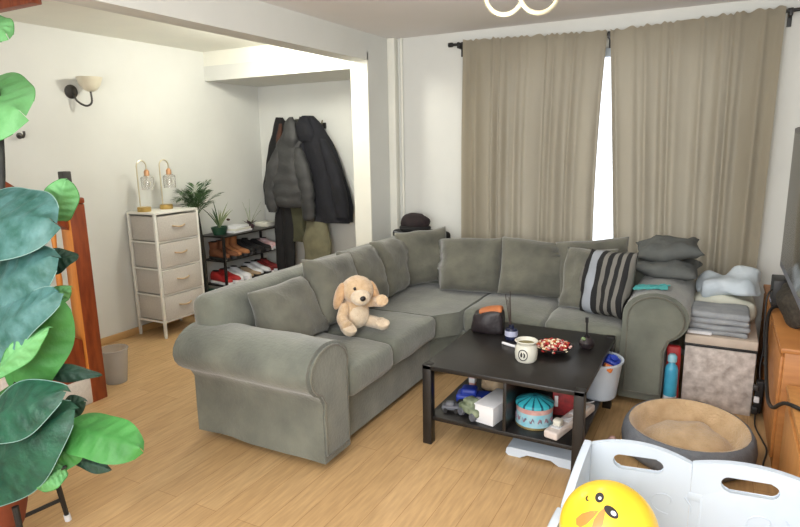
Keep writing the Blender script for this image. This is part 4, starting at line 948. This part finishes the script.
# folded blankets
t = thing('folded_blanket', 'grey folded blanket with several fold edges on the front of the velvet box', 'blanket', (0.06, 3.97, OT))
zz = OT
for k, (w, d, hh, m) in enumerate(((0.325, 0.28, 0.03, 'blanket'), (0.33, 0.285, 0.036, 'blanket'), (0.32, 0.28, 0.034, 'blanket'), (0.315, 0.27, 0.040, 'blanket'))):
    bm = BM(); softbox(bm, (0.055 + 0.006 * (k % 2), 3.965 - 0.004 * k, zz + hh / 2 + 0.002), (w, d, hh), hh * 0.49, 9, (0, 0, 0.004), 0.009, 7, k); obj('fold', bm, M[m], t, 70); zz += hh
bm = BM(); box(bm, (-0.10, 3.81, OT + 0.004), (0.03, 3.835, OT + 0.022), 0.004, rot=(0, 0, -0.05)); 
tag(obj('white_cloth', bm, M['paper']), 'narrow white folded cloth under the front edge of the grey blanket', 'cloth')
bm = BM(); softbox(bm, (0.08, 4.27, OT + 0.075), (0.37, 0.27, 0.14), 0.05, 9, (0, 0, 0.02), 0.03, 6, 21); tag(obj('cream_bedding', bm, M['linen2'], ang=80), 'cream folded bedding behind the grey blanket on the velvet box', 'bedding')
bm = BM(); softbox(bm, (0.11, 4.28, OT + 0.215), (0.36, 0.27, 0.10), 0.045, 14, (0, 0, 0.03), 0.05, 8, 23, rot=(0.1, -0.22, 0)); tag(obj('pale_sheet', bm, M['linen'], ang=80), 'pale blue crumpled sheet heaped at the back below the right curtain', 'bedding')
# spray bottle and red packet
t = thing('spray_bottle', 'tall aqua blue bottle standing on the floor between sofa arm and velvet box', 'bottle', (-0.185, 3.745, 0))
c = (-0.165, 3.715, 0)
bm = BM(); lathe(bm, [(0, 0), (0.034, 0), (0.037, 0.01), (0.037, 0.25), (0.030, 0.275), (0.020, 0.285), (0.018, 0.30), (0, 0.30)], c, 18); obj('flask', bm, M['aqua'], t)
bm = BM(); lathe(bm, [(0.0375, 0.05), (0.0375, 0.09), (0.037, 0.09), (0.037, 0.05), (0.0375, 0.05)], c, 18); obj('label', bm, M['paper'], t)
bm = BM(); lathe(bm, [(0.022, 0.298), (0.026, 0.303), (0.026, 0.335), (0.016, 0.348), (0, 0.348)], c, 16); obj('cap', bm, M['tinblue'], t)
bm = BM(); softbox(bm, (-0.163, 3.776, 0.192), (0.078, 0.034, 0.384), 0.012, 5, (0, 0.01, 0), 0.008, 12, 3); tag(obj('red_packet', bm, M['red'], ang=60), 'upright red packet behind the aqua bottle', 'packet')
# TV cabinet and drawer unit
t = thing('television_cabinet', 'orange pine cabinet along the right wall beneath the television', 'cabinet', (0.6, 3.8, 0))
bm = BM(); box(bm, (0.335, 3.20, 0.0), (0.86, 4.6, 0.60), 0.006); obj('carcass', bm, M['pine'], t)
bm = BM(); box(bm, (0.318, 3.19, 0.60), (0.88, 4.61, 0.625), 0.005); obj('top', bm, M['pine'], t)
for y0, y1 in ((3.22, 3.88), (3.90, 4.56)):
    bm = BM(); box(bm, (0.322, y0, 0.05), (0.336, y1, 0.575), 0.004); d = obj('door', bm, M['pine'], t)
    bm = BM(); ball(bm, (0.312, y1 - 0.06 if y0 < 3.5 else y0 + 0.06, 0.33), 0.013, 10); obj('knob', bm, M['iron'], d)
t = thing('wooden_chest', 'lighter pine chest standing in front of the television cabinet at the right edge', 'chest', (0.62, 2.8, 0))
bm = BM(); box(bm, (0.36, 2.45, 0), (0.88, 3.15, 0.44), 0.008); obj('carcass', bm, M['pine2'], t)
bm = BM(); box(bm, (0.35, 2.44, 0.44), (0.89, 3.16, 0.462), 0.006); obj('top', bm, M['pine2'], t)
bm = BM(); box(bm, (0.35, 2.52, 0.06), (0.361, 3.08, 0.40), 0.004); obj('front_panel', bm, M['pine2'], t)
# television
t = thing('television', 'large flat screen television seen edge-on at the right edge of the room', 'television', (0.42, 3.25, 0.9))
bm = BM(); box(bm, (0.343, 2.62, 0.885), (0.388, 3.90, 1.65), 0.008); obj('bezel', bm, M['bezel'], t)
bm = BM(); box(bm, (0.337, 2.625, 0.89), (0.344, 3.895, 1.645), 0.002); f = obj('frame', bm, M['bezelg'], t)
bm = BM(); box(bm, (0.3345, 2.655, 0.93), (0.3375, 3.865, 1.62), 0.001); obj('screen', bm, M['screen'], t)
bm = BM(); box(bm, (0.388, 3.05, 1.1), (0.42, 3.45, 1.4), 0.004); tube(bm, [(0.41, 3.25, 1.25), (1.098, 3.25, 1.25)], 0.03, 10); box(bm, (1.07, 3.1, 1.1), (1.0995, 3.4, 1.4), 0.004); obj('wall_bracket', bm, M['bezel'], t)
CT = 0.6255
# router, mesh bag, cables
t = thing('router', 'upright black box with a short bracket on the far end of the pine cabinet', 'router', (0.36, 4.05, CT))
bm = BM(); box(bm, (0.322, 3.96, CT), (0.392, 4.14, CT + 0.165), 0.006); obj('case', bm, M['blackp'], t)
bm = BM(); tube(bm, [(0.39, 4.0, CT + 0.16), (0.45, 4.0, CT + 0.175), (0.455, 4.0, CT + 0.15)], 0.006, 6); obj('bracket', bm, M['blackp'], t)
for k in range(3):
    bm = BM(); ball(bm, (0.3215, 4.0 + 0.04 * k, CT + 0.03), 0.004, 8); obj('light', bm, M['lilac'], t)
mesh = mat('dark_mesh', srgb(44, 40, 34), srgb(70, 64, 54), 60, 0.9, 0.4, 150, detail=1)
bm = BM(); softbox(bm, (0.46, 3.72, CT + 0.095), (0.24, 0.44, 0.18), 0.07, 8, (0, 0, 0.02), 0.05, 8, 31); tag(obj('mesh_bag', bm, mesh, ang=80), 'slumped dark mesh bag on the pine cabinet below the television', 'bag')
def cable(name, pts, r, m, label, grp='black cables at the television cabinet'):
    bm = BM(); tube(bm, spline(pts, 8), r, 7); return tag(obj(name, bm, m, ang=180), label, 'cable', grp)
cable('thick_cable', [(0.36, 3.95, CT + 0.02), (0.31, 3.85, CT + 0.01), (0.295, 3.72, 0.56), (0.292, 3.55, 0.45), (0.292, 3.36, 0.37), (0.292, 3.22, 0.345), (0.300, 3.05, 0.38), (0.335, 2.9, 0.468), (0.45, 2.75, 0.472)], 0.009, M['blackp'], 'thick black cable drooping across the front of the pine cabinet')
cable('thin_cable', [(0.36, 4.0, CT + 0.12), (0.30, 3.95, CT + 0.08), (0.295, 3.90, 0.52), (0.30, 3.88, 0.40), (0.292, 3.86, 0.30), (0.296, 3.83, 0.22)], 0.005, M['blackp'], 'thin black cable hanging straight down beside the velvet box')
cable('television_lead', [(0.38, 4.0, CT + 0.17), (0.385, 3.85, CT + 0.20), (0.395, 3.6, CT + 0.27), (0.42, 3.42, CT + 0.30)], 0.006, M['blackp'], 'black lead curving up from the router to the television')
t = thing('plug_strip', 'black plug strip with a white plug hanging between velvet box and cabinet', 'plug strip', (0.295, 3.82, 0.05))
bm = BM(); softbox(bm, (0.296, 3.80, 0.135), (0.04, 0.05, 0.20), 0.008, 3, rot=(0.06, 0.02, 0)); obj('strip', bm, M['blackp'], t)
bm = BM(); softbox(bm, (0.285, 3.765, 0.125), (0.028, 0.024, 0.034), 0.006, 2); obj('plug', bm, M['paper'], t)
bm = BM(); softbox(bm, (0.280, 3.768, 0.06), (0.034, 0.036, 0.045), 0.008, 2); obj('adapter', bm, M['blackp'], t)
bm = BM(); softbox(bm, (0.276, 3.77, 0.195), (0.03, 0.03, 0.035), 0.008, 2); obj('adapter', bm, M['iron'], t)
cable('floor_cable', [(0.285, 3.76, 0.04), (0.285, 3.66, 0.006), (0.31, 3.5, 0.006), (0.325, 3.38, 0.006), (0.30, 3.2, 0.006), (0.31, 3.05, 0.006)], 0.0045, M['blackp'], 'thin black cable lying on the floor in front of the pine cabinet')

# ================================================================== PET BED
BC = V((-0.045, 3.17, 0))
t = thing('pet_bed', 'round pet bed with grey felt outside and beige fleece inside on the floor', 'pet bed', BC)
RXB, RYB = 0.315, 0.30
bm = BM(); n = 64; prof = [(0.80, 0.002), (0.90, 0.004), (0.985, 0.04), (1.0, 0.09), (0.975, 0.135), (0.93, 0.158), (0.895, 0.160)]
rings = [[bm.verts.new((BC.x + RXB * r * math.cos(2 * PI * j / n) * (1 + 0.012 * noise.noise(V((j * 0.5, r * 5, 0)))), BC.y + RYB * r * math.sin(2 * PI * j / n), z + (0.03 * max(0, math.sin(2 * PI * j / n)) if z > 0.1 else 0) + 0.005 * noise.noise(V((j * 0.4, 3, z * 20))))) for j in range(n)] for r, z in prof]
for A, B in zip(rings, rings[1:]):
    for j in range(n): bm.faces.new((A[j], A[(j + 1) % n], B[(j + 1) % n], B[j]))
bm.faces.new(rings[0][::-1]); obj('outer_wall', bm, M['bed_out'], t, 70)
bm = BM(); prof = [(0.895, 0.160), (0.86, 0.158), (0.82, 0.135), (0.76, 0.085), (0.70, 0.06), (0.62, 0.088), (0.45, 0.128), (0.25, 0.146), (0.08, 0.150)]
rings = []
for r, z in prof:
    ring = []
    for j in range(n):
        a = 2 * PI * j / n; zz = z + (0.03 * max(0, math.sin(a)) if z > 0.12 and r > 0.8 else 0) + (0.022 * noise.noise(V((r * 3 * math.cos(a), r * 3 * math.sin(a), 4))) if r < 0.75 else 0)
        ring.append(bm.verts.new((BC.x + RXB * r * math.cos(a), BC.y + RYB * r * math.sin(a), zz)))
    rings.append(ring)
for A, B in zip(rings, rings[1:]):
    for j in range(n): bm.faces.new((A[j], A[(j + 1) % n], B[(j + 1) % n], B[j]))
bm.faces.new(rings[-1]); obj('fleece_cushion', bm, M['bed_in'], t, 120)
for k, (x, y, r) in enumerate(((-0.405, 3.06, 0.024), (-0.40, 3.13, 0.017))):
    bm = BM(); softbox(bm, (x, y, r), (r * 2.4, r * 1.7, r * 1.9), r * 0.7, 3, (0, 0, 0.004), 0.006, 30, k); tag(obj('pink_toy', bm, M['tinpink'], ang=70), ('small pink toy on the floor just left of the pet bed', 'tiny pink toy piece behind the larger pink toy by the pet bed')[k], 'toy', 'pink toys by the pet bed')

# ================================================================== WHITE PLAYPEN
pen = thing('playpen', 'white plastic folding playpen with oval hand holes in the near right corner', 'playpen', (0, 1.7, 0))
def panel(name, axis, a0, a1, pos, zc0, zc1, zmid, slot, parent, th=0.022, sgn=1):
    """upright board with a gently arched top and a stadium hand hole; outline and hole bridged"""
    def P(a, z, d): return (a, pos + d, z) if axis == 'x' else (pos + d, a, z)
    n = 40; top = []
    for k in range(n + 1):
        u = k / n; z = zc0 + (zc1 - zc0) * u + zmid * (1 - (2 * u - 1) ** 2); top.append((a0 + (a1 - a0) * u, z))
    outline = [(a1, 0.0)] + [(a1, zc1 * (1 - k / 8)) for k in range(7, 0, -1)]
    outer = top[:] + [(a1, top[-1][1] * (1 - k / 10)) for k in range(1, 11)] + [(a1 + (a0 - a1) * k / 12, 0.0) for k in range(1, 13)] + [(a0, top[0][1] * k / 10) for k in range(1, 10)]
    bm = BM(); ed = []
    vo = [bm.verts.new((p[0], p[1], 0)) for p in outer]; ed += [bm.edges.new((vo[i], vo[(i + 1) % len(vo)])) for i in range(len(vo))]
    if slot:
        sa, sz, sw, sh, tilt = slot; hole = []
        for k in range(28):
            an = 2 * PI * k / 28; x = math.copysign(sw / 2 - sh / 2, math.cos(an)) + sh / 2 * math.cos(an); z = sh / 2 * math.sin(an)
            hole.append((sa + x, sz + z + x * tilt))
        vh = [bm.verts.new((p[0], p[1], 0)) for p in hole]; ed += [bm.edges.new((vh[i], vh[(i + 1) % len(vh)])) for i in range(len(vh))]
    bmesh.ops.triangle_fill(bm, use_beauty=True, use_dissolve=False, edges=ed)
    if slot:
        for f in list(bm.faces):
            c = f.calc_center_median()
            if all((v in set(vh)) for v in f.verts): bm.faces.remove(f)
    r = bmesh.ops.extrude_face_region(bm, geom=list(bm.faces)); nv = [v for v in r['geom'] if isinstance(v, bmesh.types.BMVert)]
    for v in nv: v.co.z = 1
    for v in list(bm.verts):
        a, z, d = v.co; v.co = V(P(a, z, (d - 0.5) * th))
    es = [e for e in bm.edges if len(e.link_faces) == 2 and e.calc_face_angle(0) > math.radians(50)]
    bmesh.ops.bevel(bm, geom=es, offset=0.0022, segments=2, affect='EDGES', profile=0.5)
    return obj(name, bm, M['white'], parent, 45)
PY = 1.955
p1 = panel('panel', 'x', -0.318, -0.0052, PY, 0.585, 0.588, 0.034, (-0.165, 0.550, 0.160, 0.052, 0.05), pen)
p2 = panel('panel', 'x', -0.0048, 0.334, PY, 0.592, 0.592, 0.030, (0.155, 0.550, 0.160, 0.052, 0.03), pen)
p3 = panel('panel', 'y', 1.60, 1.94, -0.326, 0.555, 0.60, 0.012, None, pen)
p4 = panel('panel', 'y', 1.20, 1.593, -0.334, 0.50, 0.548, 0.03, None, pen)
p5 = panel('panel', 'y', 1.55, 1.94, 0.345, 0.585, 0.588, 0.03, None, pen)
# raised swirl on the inside of the first panels
for xc, par, s in ((-0.075, p1, 1), (0.20, p2, 1)):
    bm = BM(); pts = [(xc + s * (0.012 + 0.0042 * k) * math.cos(0.5 * k - 0.6), PY - 0.0115, 0.440 + (0.012 + 0.0030 * k) * math.sin(0.5 * k - 0.6)) for k in range(12)]
    tube(bm, pts, 0.0022, 6); tube(bm, [(xc + 0.055, PY - 0.0115, 0.47), (xc + 0.075, PY - 0.0115, 0.445), (xc + 0.08, PY - 0.0115, 0.41)], 0.0022, 6); obj('raised_swirl', bm, M['white'], par)
bm = BM(); box(bm, (-0.01, PY - 0.0125, 0.465), (0.028, PY - 0.0105, 0.492), 0.001); box(bm, (0.024, PY - 0.0128, 0.0), (0.030, PY - 0.0105, 0.48), 0.001); obj('hinge', bm, M['white'], p2)
# yellow inflatable toy with a face, inside the pen
YC = V((-0.187, 1.49, 0))
t = thing('inflatable_toy', 'yellow inflatable toy with black eyes and orange beak inside the white playpen', 'inflatable toy', YC)
bm = BM(); R_ = 0.126; ZC = 0.588
lathe(bm, [(0, 0), (0.07, 0.003), (0.11, 0.03), (0.120, 0.09), (0.122, 0.2), (0.114, 0.38), (0.104, 0.5)] + [(R_ * math.cos(a), ZC + R_ * math.sin(a)) for a in [math.radians(-36 + 126 * k / 18) for k in range(18)]] + [(0, ZC + R_)], YC, 40); body = obj('body', bm, M['yellow'], t, 60)
CC = YC + V((0, 0, ZC))
def onball(az, el, r=R_): return CC + V((r * math.cos(el) * math.cos(az), r * math.cos(el) * math.sin(az), r * math.sin(el)))
def disc(name, az, el, rx, rz, m, k=1.003, rotz=0.0, shape=None, par=None):
    """a flat print lying on the ball"""
    bm = BM(); nrm = (onball(az, el) - CC).normalized(); e = V((-math.sin(az), math.cos(az), 0)); u = nrm.cross(e)
    pts = shape or [(math.cos(2 * PI * q / 24), math.sin(2 * PI * q / 24)) for q in range(24)]
    def pj(x, y):
        xr, yr = x * math.cos(rotz) - y * math.sin(rotz), x * math.sin(rotz) + y * math.cos(rotz)
        return CC + (nrm * R_ + e * xr + u * yr).normalized() * R_ * k
    cvt = bm.verts.new(pj(0, 0)); ring = [[bm.verts.new(pj(px_ * rx * s, py_ * rz * s)) for px_, py_ in pts] for s in (0.5, 1.0)]
    L_ = len(pts)
    for q in range(L_):
        bm.faces.new((cvt, ring[0][q], ring[0][(q + 1) % L_])); bm.faces.new((ring[0][q], ring[1][q], ring[1][(q + 1) % L_], ring[0][(q + 1) % L_]))
    return obj(name, bm, m, par or body, 180)
D_ = math.radians
disc('eye', D_(-80), D_(54), 0.012, 0.020, M['nose'], 1.006, 0.9); disc('eye_glint', D_(-76), D_(52.5), 0.0055, 0.007, M['paper'], 1.010, 0.9)
disc('eye', D_(-115), D_(67), 0.011, 0.016, M['nose'], 1.006, 0.5); disc('eye_glint', D_(-112), D_(66), 0.004, 0.005, M['paper'], 1.010, 0.5)
leafs = [(0, 1), (0.5, 0.45), (0.8, -0.2), (0.7, -0.8), (0, -1), (-0.7, -0.8), (-0.8, -0.2), (-0.5, 0.45)]
disc('beak_print', D_(-97), D_(43), 0.015, 0.034, M['orange'], 1.005, -0.15, leafs); disc('beak_print', D_(-116), D_(39), 0.018, 0.036, M['orange'], 1.005, -0.6, leafs)
bm = BM(); tube(bm, [onball(D_(a), D_(e), R_ * 1.003) for a, e in ((-142, 59), (-139, 56), (-134, 55), (-131, 56))], 0.0022, 5); obj('smile_print', bm, M['leather'], body, 180)

# ================================================================== BIG-LEAVED PLANT (left foreground)
PB = V((-2.47, 1.10, 0))
t = thing('plant_stand', 'black four-legged plant stand at the bottom left of the room', 'plant stand', PB)
for dx, dy in ((0.20, 0.0), (0.05, 0.24), (-0.2, 0.05), (-0.02, -0.2)):
    bm = BM(); tube(bm, [PB + V((dx * 1.12, dy * 1.12, 0.02)), PB + V((dx, dy, 0.27))], [0.010, 0.013], 8); lg = obj('leg', bm, M['blackp'], t)
    bm = BM(); tube(bm, [PB + V((dx * 1.13, dy * 1.13, 0.0)), PB + V((dx * 1.115, dy * 1.115, 0.03))], 0.014, 8); obj('foot_cap', bm, M['paper'], lg)
bm = BM()
for a, b in (((0.2, 0.0), (-0.2, 0.05)), ((0.05, 0.24), (-0.02, -0.2))): tube(bm, [PB + V((a[0] * 1.08, a[1] * 1.08, 0.11)), PB + V((b[0] * 1.08, b[1] * 1.08, 0.11))], 0.009, 8)
obj('cross_bars', bm, M['blackp'], t)
pt = thing('large_leaf_plant', 'tall plant with huge teal and bright green leaves in the left foreground', 'plant', PB)
bm = BM(); lathe(bm, [(0, 0.121), (0.115, 0.121), (0.135, 0.2), (0.155, 0.33), (0.162, 0.345), (0.150, 0.345), (0.140, 0.31), (0, 0.31)], PB, 28); obj('pot', bm, M['terra'], pt)
bm = BM(); lathe(bm, [(0, 0.312), (0.139, 0.312), (0, 0.318)], PB, 20); obj('soil', bm, M['soil'], pt)
TR = spline([PB + V((0, 0, 0.30)), PB + V((-0.01, 0.06, 0.7)), (-2.52, 1.28, 1.1), (-2.55, 1.38, 1.5), (-2.60, 1.44, 1.9), (-2.63, 1.46, 2.1)])
bm = BM(); tube(bm, TR, [0.02 - 0.012 * k / len(TR) for k in range(len(TR))], 10); obj('trunk', bm, M['stem'], pt)
CAMP = V((0, 0, 1.6))
def leaf(kind, b, tp, w, k):
    b, tp = V(b), V(tp); ax = tp - b; L = ax.length; ax.normalize(); mid = (b + tp) / 2
    nrm = (CAMP - mid).normalized() * 0.8 + V((0.1, -0.1, 0.5)); nrm = (nrm - ax * nrm.dot(ax)).normalized(); sd = nrm.cross(ax)
    bm = BM(); nu, nv = 22, 12; G = []
    rnd = random.Random(k); ph = rnd.uniform(0, 6)
    for i in range(nu + 1):
        u = i / nu; wd = w / 2 * (math.sin(PI * min(1, u ** 0.80)) ** 0.50) * (1 + 0.06 * math.sin(9 * u + ph)); row = []
        if i in (0, nu): wd = 0.002
        for j in range(nv + 1):
            v = -1 + 2 * j / nv
            z = -0.10 * w * abs(v) ** 1.6 - 0.16 * L * (u - 0.45) ** 2 + 0.012 * math.sin(7 * u + ph + 2 * v) * abs(v) + 0.010 * (1 - abs(v)) ** 4 * 1.0 + 0.006 * math.cos(u * 40 - abs(v) * 5) * (1 - abs(v)) * abs(v) * 4
            row.append(bm.verts.new(b + ax * (L * u) + sd * (wd * v) + nrm * z))
        G.append(row)
    for i in range(nu):
        for j in range(nv): 
            f = bm.faces.new((G[i][j], G[i + 1][j], G[i + 1][j + 1], G[i][j + 1]))
            if kind in ('teal', 'deep') and j in (0, nv - 1) and False: f.material_index = 1
    o = obj('leaf', bm, [M['leaf_' + kind], M['leafedge']], pt, 180)
    if kind in ('teal', 'deep', 'lime'):
        bm = BM(); me = o.data
        idx = lambda i, j: i * (nv + 1) + j
        for j in (0, nv):
            tube(bm, [me.vertices[idx(i, j)].co.copy() for i in range(1, nu)], 0.0017, 5)
        obj('leaf_edge', bm, M['leafedge'] if kind != 'lime' else M['leaf_green'], o, 180)
    # petiole from the trunk
    q = min(TR, key=lambda p: (p - (b - V((0, 0, 0.12)))).length)
    bm = BM(); tube(bm, spline([q, (q + b) / 2 + V((0, 0, -0.02)), b, b + ax * L * 0.12]), 0.005, 6); obj('stalk', bm, M['stem'], o)
LEAVES = [
('lime', (-2.83, 1.36, 1.79), (-2.42, 1.395, 1.765), 0.46), ('lime', (-2.761, 1.484, 2.161), (-2.537, 1.465, 2.058), 0.153),
('teal', (-2.61, 1.19, 1.325), (-2.105, 1.265, 1.37), 0.385), ('lime', (-2.36, 1.45, 1.315), (-2.285, 1.472, 1.48), 0.13),
('teal', (-2.527, 1.174, 1.017), (-2.13, 1.266, 1.225), 0.27), ('dark', (-2.401, 1.388, 1.153), (-2.264, 1.467, 1.178), 0.105),
('teal', (-2.452, 1.119, 0.855), (-2.052, 1.218, 1.107), 0.205), ('lime', (-2.268, 1.312, 1.015), (-2.184, 1.372, 1.078), 0.066),
('green', (-2.409, 1.215, 0.664), (-2.179, 1.306, 1.031), 0.255), ('lime', (-2.318, 1.117, 0.783), (-2.078, 1.197, 0.977), 0.087),
('dark', (-2.367, 1.309, 0.726), (-2.142, 1.426, 0.709), 0.069), ('deep', (-2.369, 1.047, 0.596), (-2.0, 1.168, 0.768), 0.21),
('deep', (-2.481, 1.037, 0.308), (-2.03, 1.189, 0.677), 0.314), ('dark', (-2.297, 1.308, 0.558), (-2.194, 1.374, 0.604), 0.097),
('green', (-2.17, 1.26, 0.56), (-1.818, 1.324, 0.517), 0.197), ('green', (-2.093, 1.269, 0.515), (-2.169, 1.168, 0.406), 0.129),
('dark', (-2.165, 1.285, 0.401), (-2.033, 1.346, 0.356), 0.055), ('lime', (-2.104, 1.207, 0.423), (-2.139, 1.118, 0.371), 0.09),
('green', (-2.528, 1.195, 0.606), (-2.281, 1.297, 0.724), 0.104)]
for k, a in enumerate(LEAVES): leaf(*a, k)

# ---- soft things settle against what carries them: push any vertex found inside a neighbour out to its surface
from mathutils.bvhtree import BVHTree
def solid(objs):
    bpy.context.view_layer.update(); out = []
    for o in objs:
        mw = o.matrix_world; me = o.data
        out.append(BVHTree.FromPolygons([mw @ v.co for v in me.vertices], [tuple(p.vertices) for p in me.polygons]))
    return out
def settle(o, obst, gap=0.008, dmax=0.13, rounds=4):
    bpy.context.view_layer.update(); mw = o.matrix_world; inv = mw.inverted()
    for _ in range(rounds):
        for v in o.data.vertices:
            p = mw @ v.co; moved = False
            for b in obst:
                loc, nrm, idx, d = b.find_nearest(p)
                if loc is None: continue
                sd = (p - loc).dot(nrm)
                if (sd < 0 and d < dmax) or d < gap * 0.8:
                    p = loc + nrm * gap; moved = True
            if moved: v.co = inv @ p
meshes = lambda root: [c for c in [root] + list(root.children) if c.type == 'MESH']
sofa_s = solid(meshes(sofa)); done = []
soft = [o for o in scn.objects if o.name.split('.')[0] in ('sofa_pillow', 'striped_cushion')]
soft.sort(key=lambda o: -o.matrix_world.translation.y if o.name.startswith('sofa') else 1)
for o in soft:
    near = sofa_s + (solid(done) if o.name != 'sofa_pillow.008' else [])
    settle(o, near)
    b = bmesh.new(); b.from_mesh(o.data); bmesh.ops.smooth_vert(b, verts=b.verts, factor=0.5, use_axis_x=True, use_axis_y=True, use_axis_z=True); b.to_mesh(o.data); b.free()
    settle(o, near, 0.013, 0.06, 3); done.append(o)
for o in [o for o in scn.objects if o.name.split('.')[0] == 'charcoal_pillow']:
    settle(o, sofa_s, 0.005, 0.05, 2)
for o in meshes(bag): settle(o, sofa_s + solid(done), 0.004, 0.06)
for o in meshes(dog): settle(o, sofa_s + solid(done), 0.003, 0.05)

gar = []
for nm in ('olive_parka', 'black_jacket', 'dark_trousers', 'hanging_canvas_bag', 'long_coat', 'puffer_jacket'):
    ms = meshes(bpy.data.objects[nm]); 
    for o in ms: settle(o, solid(gar), 0.004, 0.07, 2)
    gar += ms

# ================================================================== LIGHT, WORLD, CAMERA
w = bpy.data.worlds.new('daylight'); scn.world = w; w.use_nodes = True
nt = w.node_tree; bg = nt.nodes['Background']; bg.inputs['Color'].default_value = (0.93, 0.96, 1.0, 1); bg.inputs['Strength'].default_value = 2.2

def area(name, loc, target, sx, sy, power, col):
    l = bpy.data.lights.new(name, 'AREA'); l.shape = 'RECTANGLE'; l.size = sx; l.size_y = sy; l.energy = power; l.color = col
    o = bpy.data.objects.new(name, l); COL.objects.link(o); o.location = loc
    o.rotation_euler = (V(target) - V(loc)).to_track_quat('-Z', 'Y').to_euler(); return o
area('assumed_light_behind', (-0.9, -1.25, 1.45), (-1.2, 3.0, 1.35), 3.4, 1.8, 105, (0.97, 0.985, 1.0))  # area lamp added for daylight assumed behind the camera; back wall has no window
area('bounce_fill', (-0.9, 1.6, 2.40), (-0.9, 1.7, 0), 1.6, 1.6, 12, (0.98, 0.99, 1.0))  # added downward fill just under the ceiling, stands in for bounced light
area('ceiling_fill', (-0.4, -0.5, 1.75), (-0.6, 0.4, 2.48), 0.9, 0.9, 60, (0.98, 0.99, 1.0))  # added fill aimed upwards to brighten the ceiling, no fixture there
pl = bpy.data.lights.new('assumed_hall_light', 'POINT'); pl.energy = 44; pl.shadow_soft_size = 0.09; pl.color = (1.0, 0.97, 0.86)  # lamp assumed behind the beam from the glow there, no fixture built
po = bpy.data.objects.new('assumed_hall_light', pl); COL.objects.link(po); po.location = (-3.1, 3.75, 2.38)

p2 = bpy.data.lights.new('pendant_fill', 'POINT'); p2.energy = 14; p2.shadow_soft_size = 0.12; p2.color = (1.0, 0.97, 0.93)  # added point fill under the pendant, lifts the ceiling
po2 = bpy.data.objects.new('pendant_fill', p2); COL.objects.link(po2); po2.location = (-0.96, 3.0, 2.15)

cam = bpy.data.cameras.new('camera'); co = bpy.data.objects.new('camera', cam); COL.objects.link(co); scn.camera = co
cam.sensor_fit = 'HORIZONTAL'; cam.sensor_width = 36.0; cam.lens = 595.0 * 36.0 / 800.0; cam.clip_start = 0.05
R = V((0.8827993346220703, 0.46943865202451557, -0.01710809095825161)); U = V((-0.07800803558941186, 0.1824167135036332, 0.980121874573777)); F = V((-0.4632278933465806, 0.8639163701539283, -0.19765734037912616))
co.matrix_world = Matrix(((R.x, U.x, -F.x, 0), (R.y, U.y, -F.y, 0), (R.z, U.z, -F.z, 1.6), (0, 0, 0, 1)))
scn.view_settings.view_transform = 'Standard'; scn.view_settings.look = 'None'; scn.view_settings.exposure = 0.0
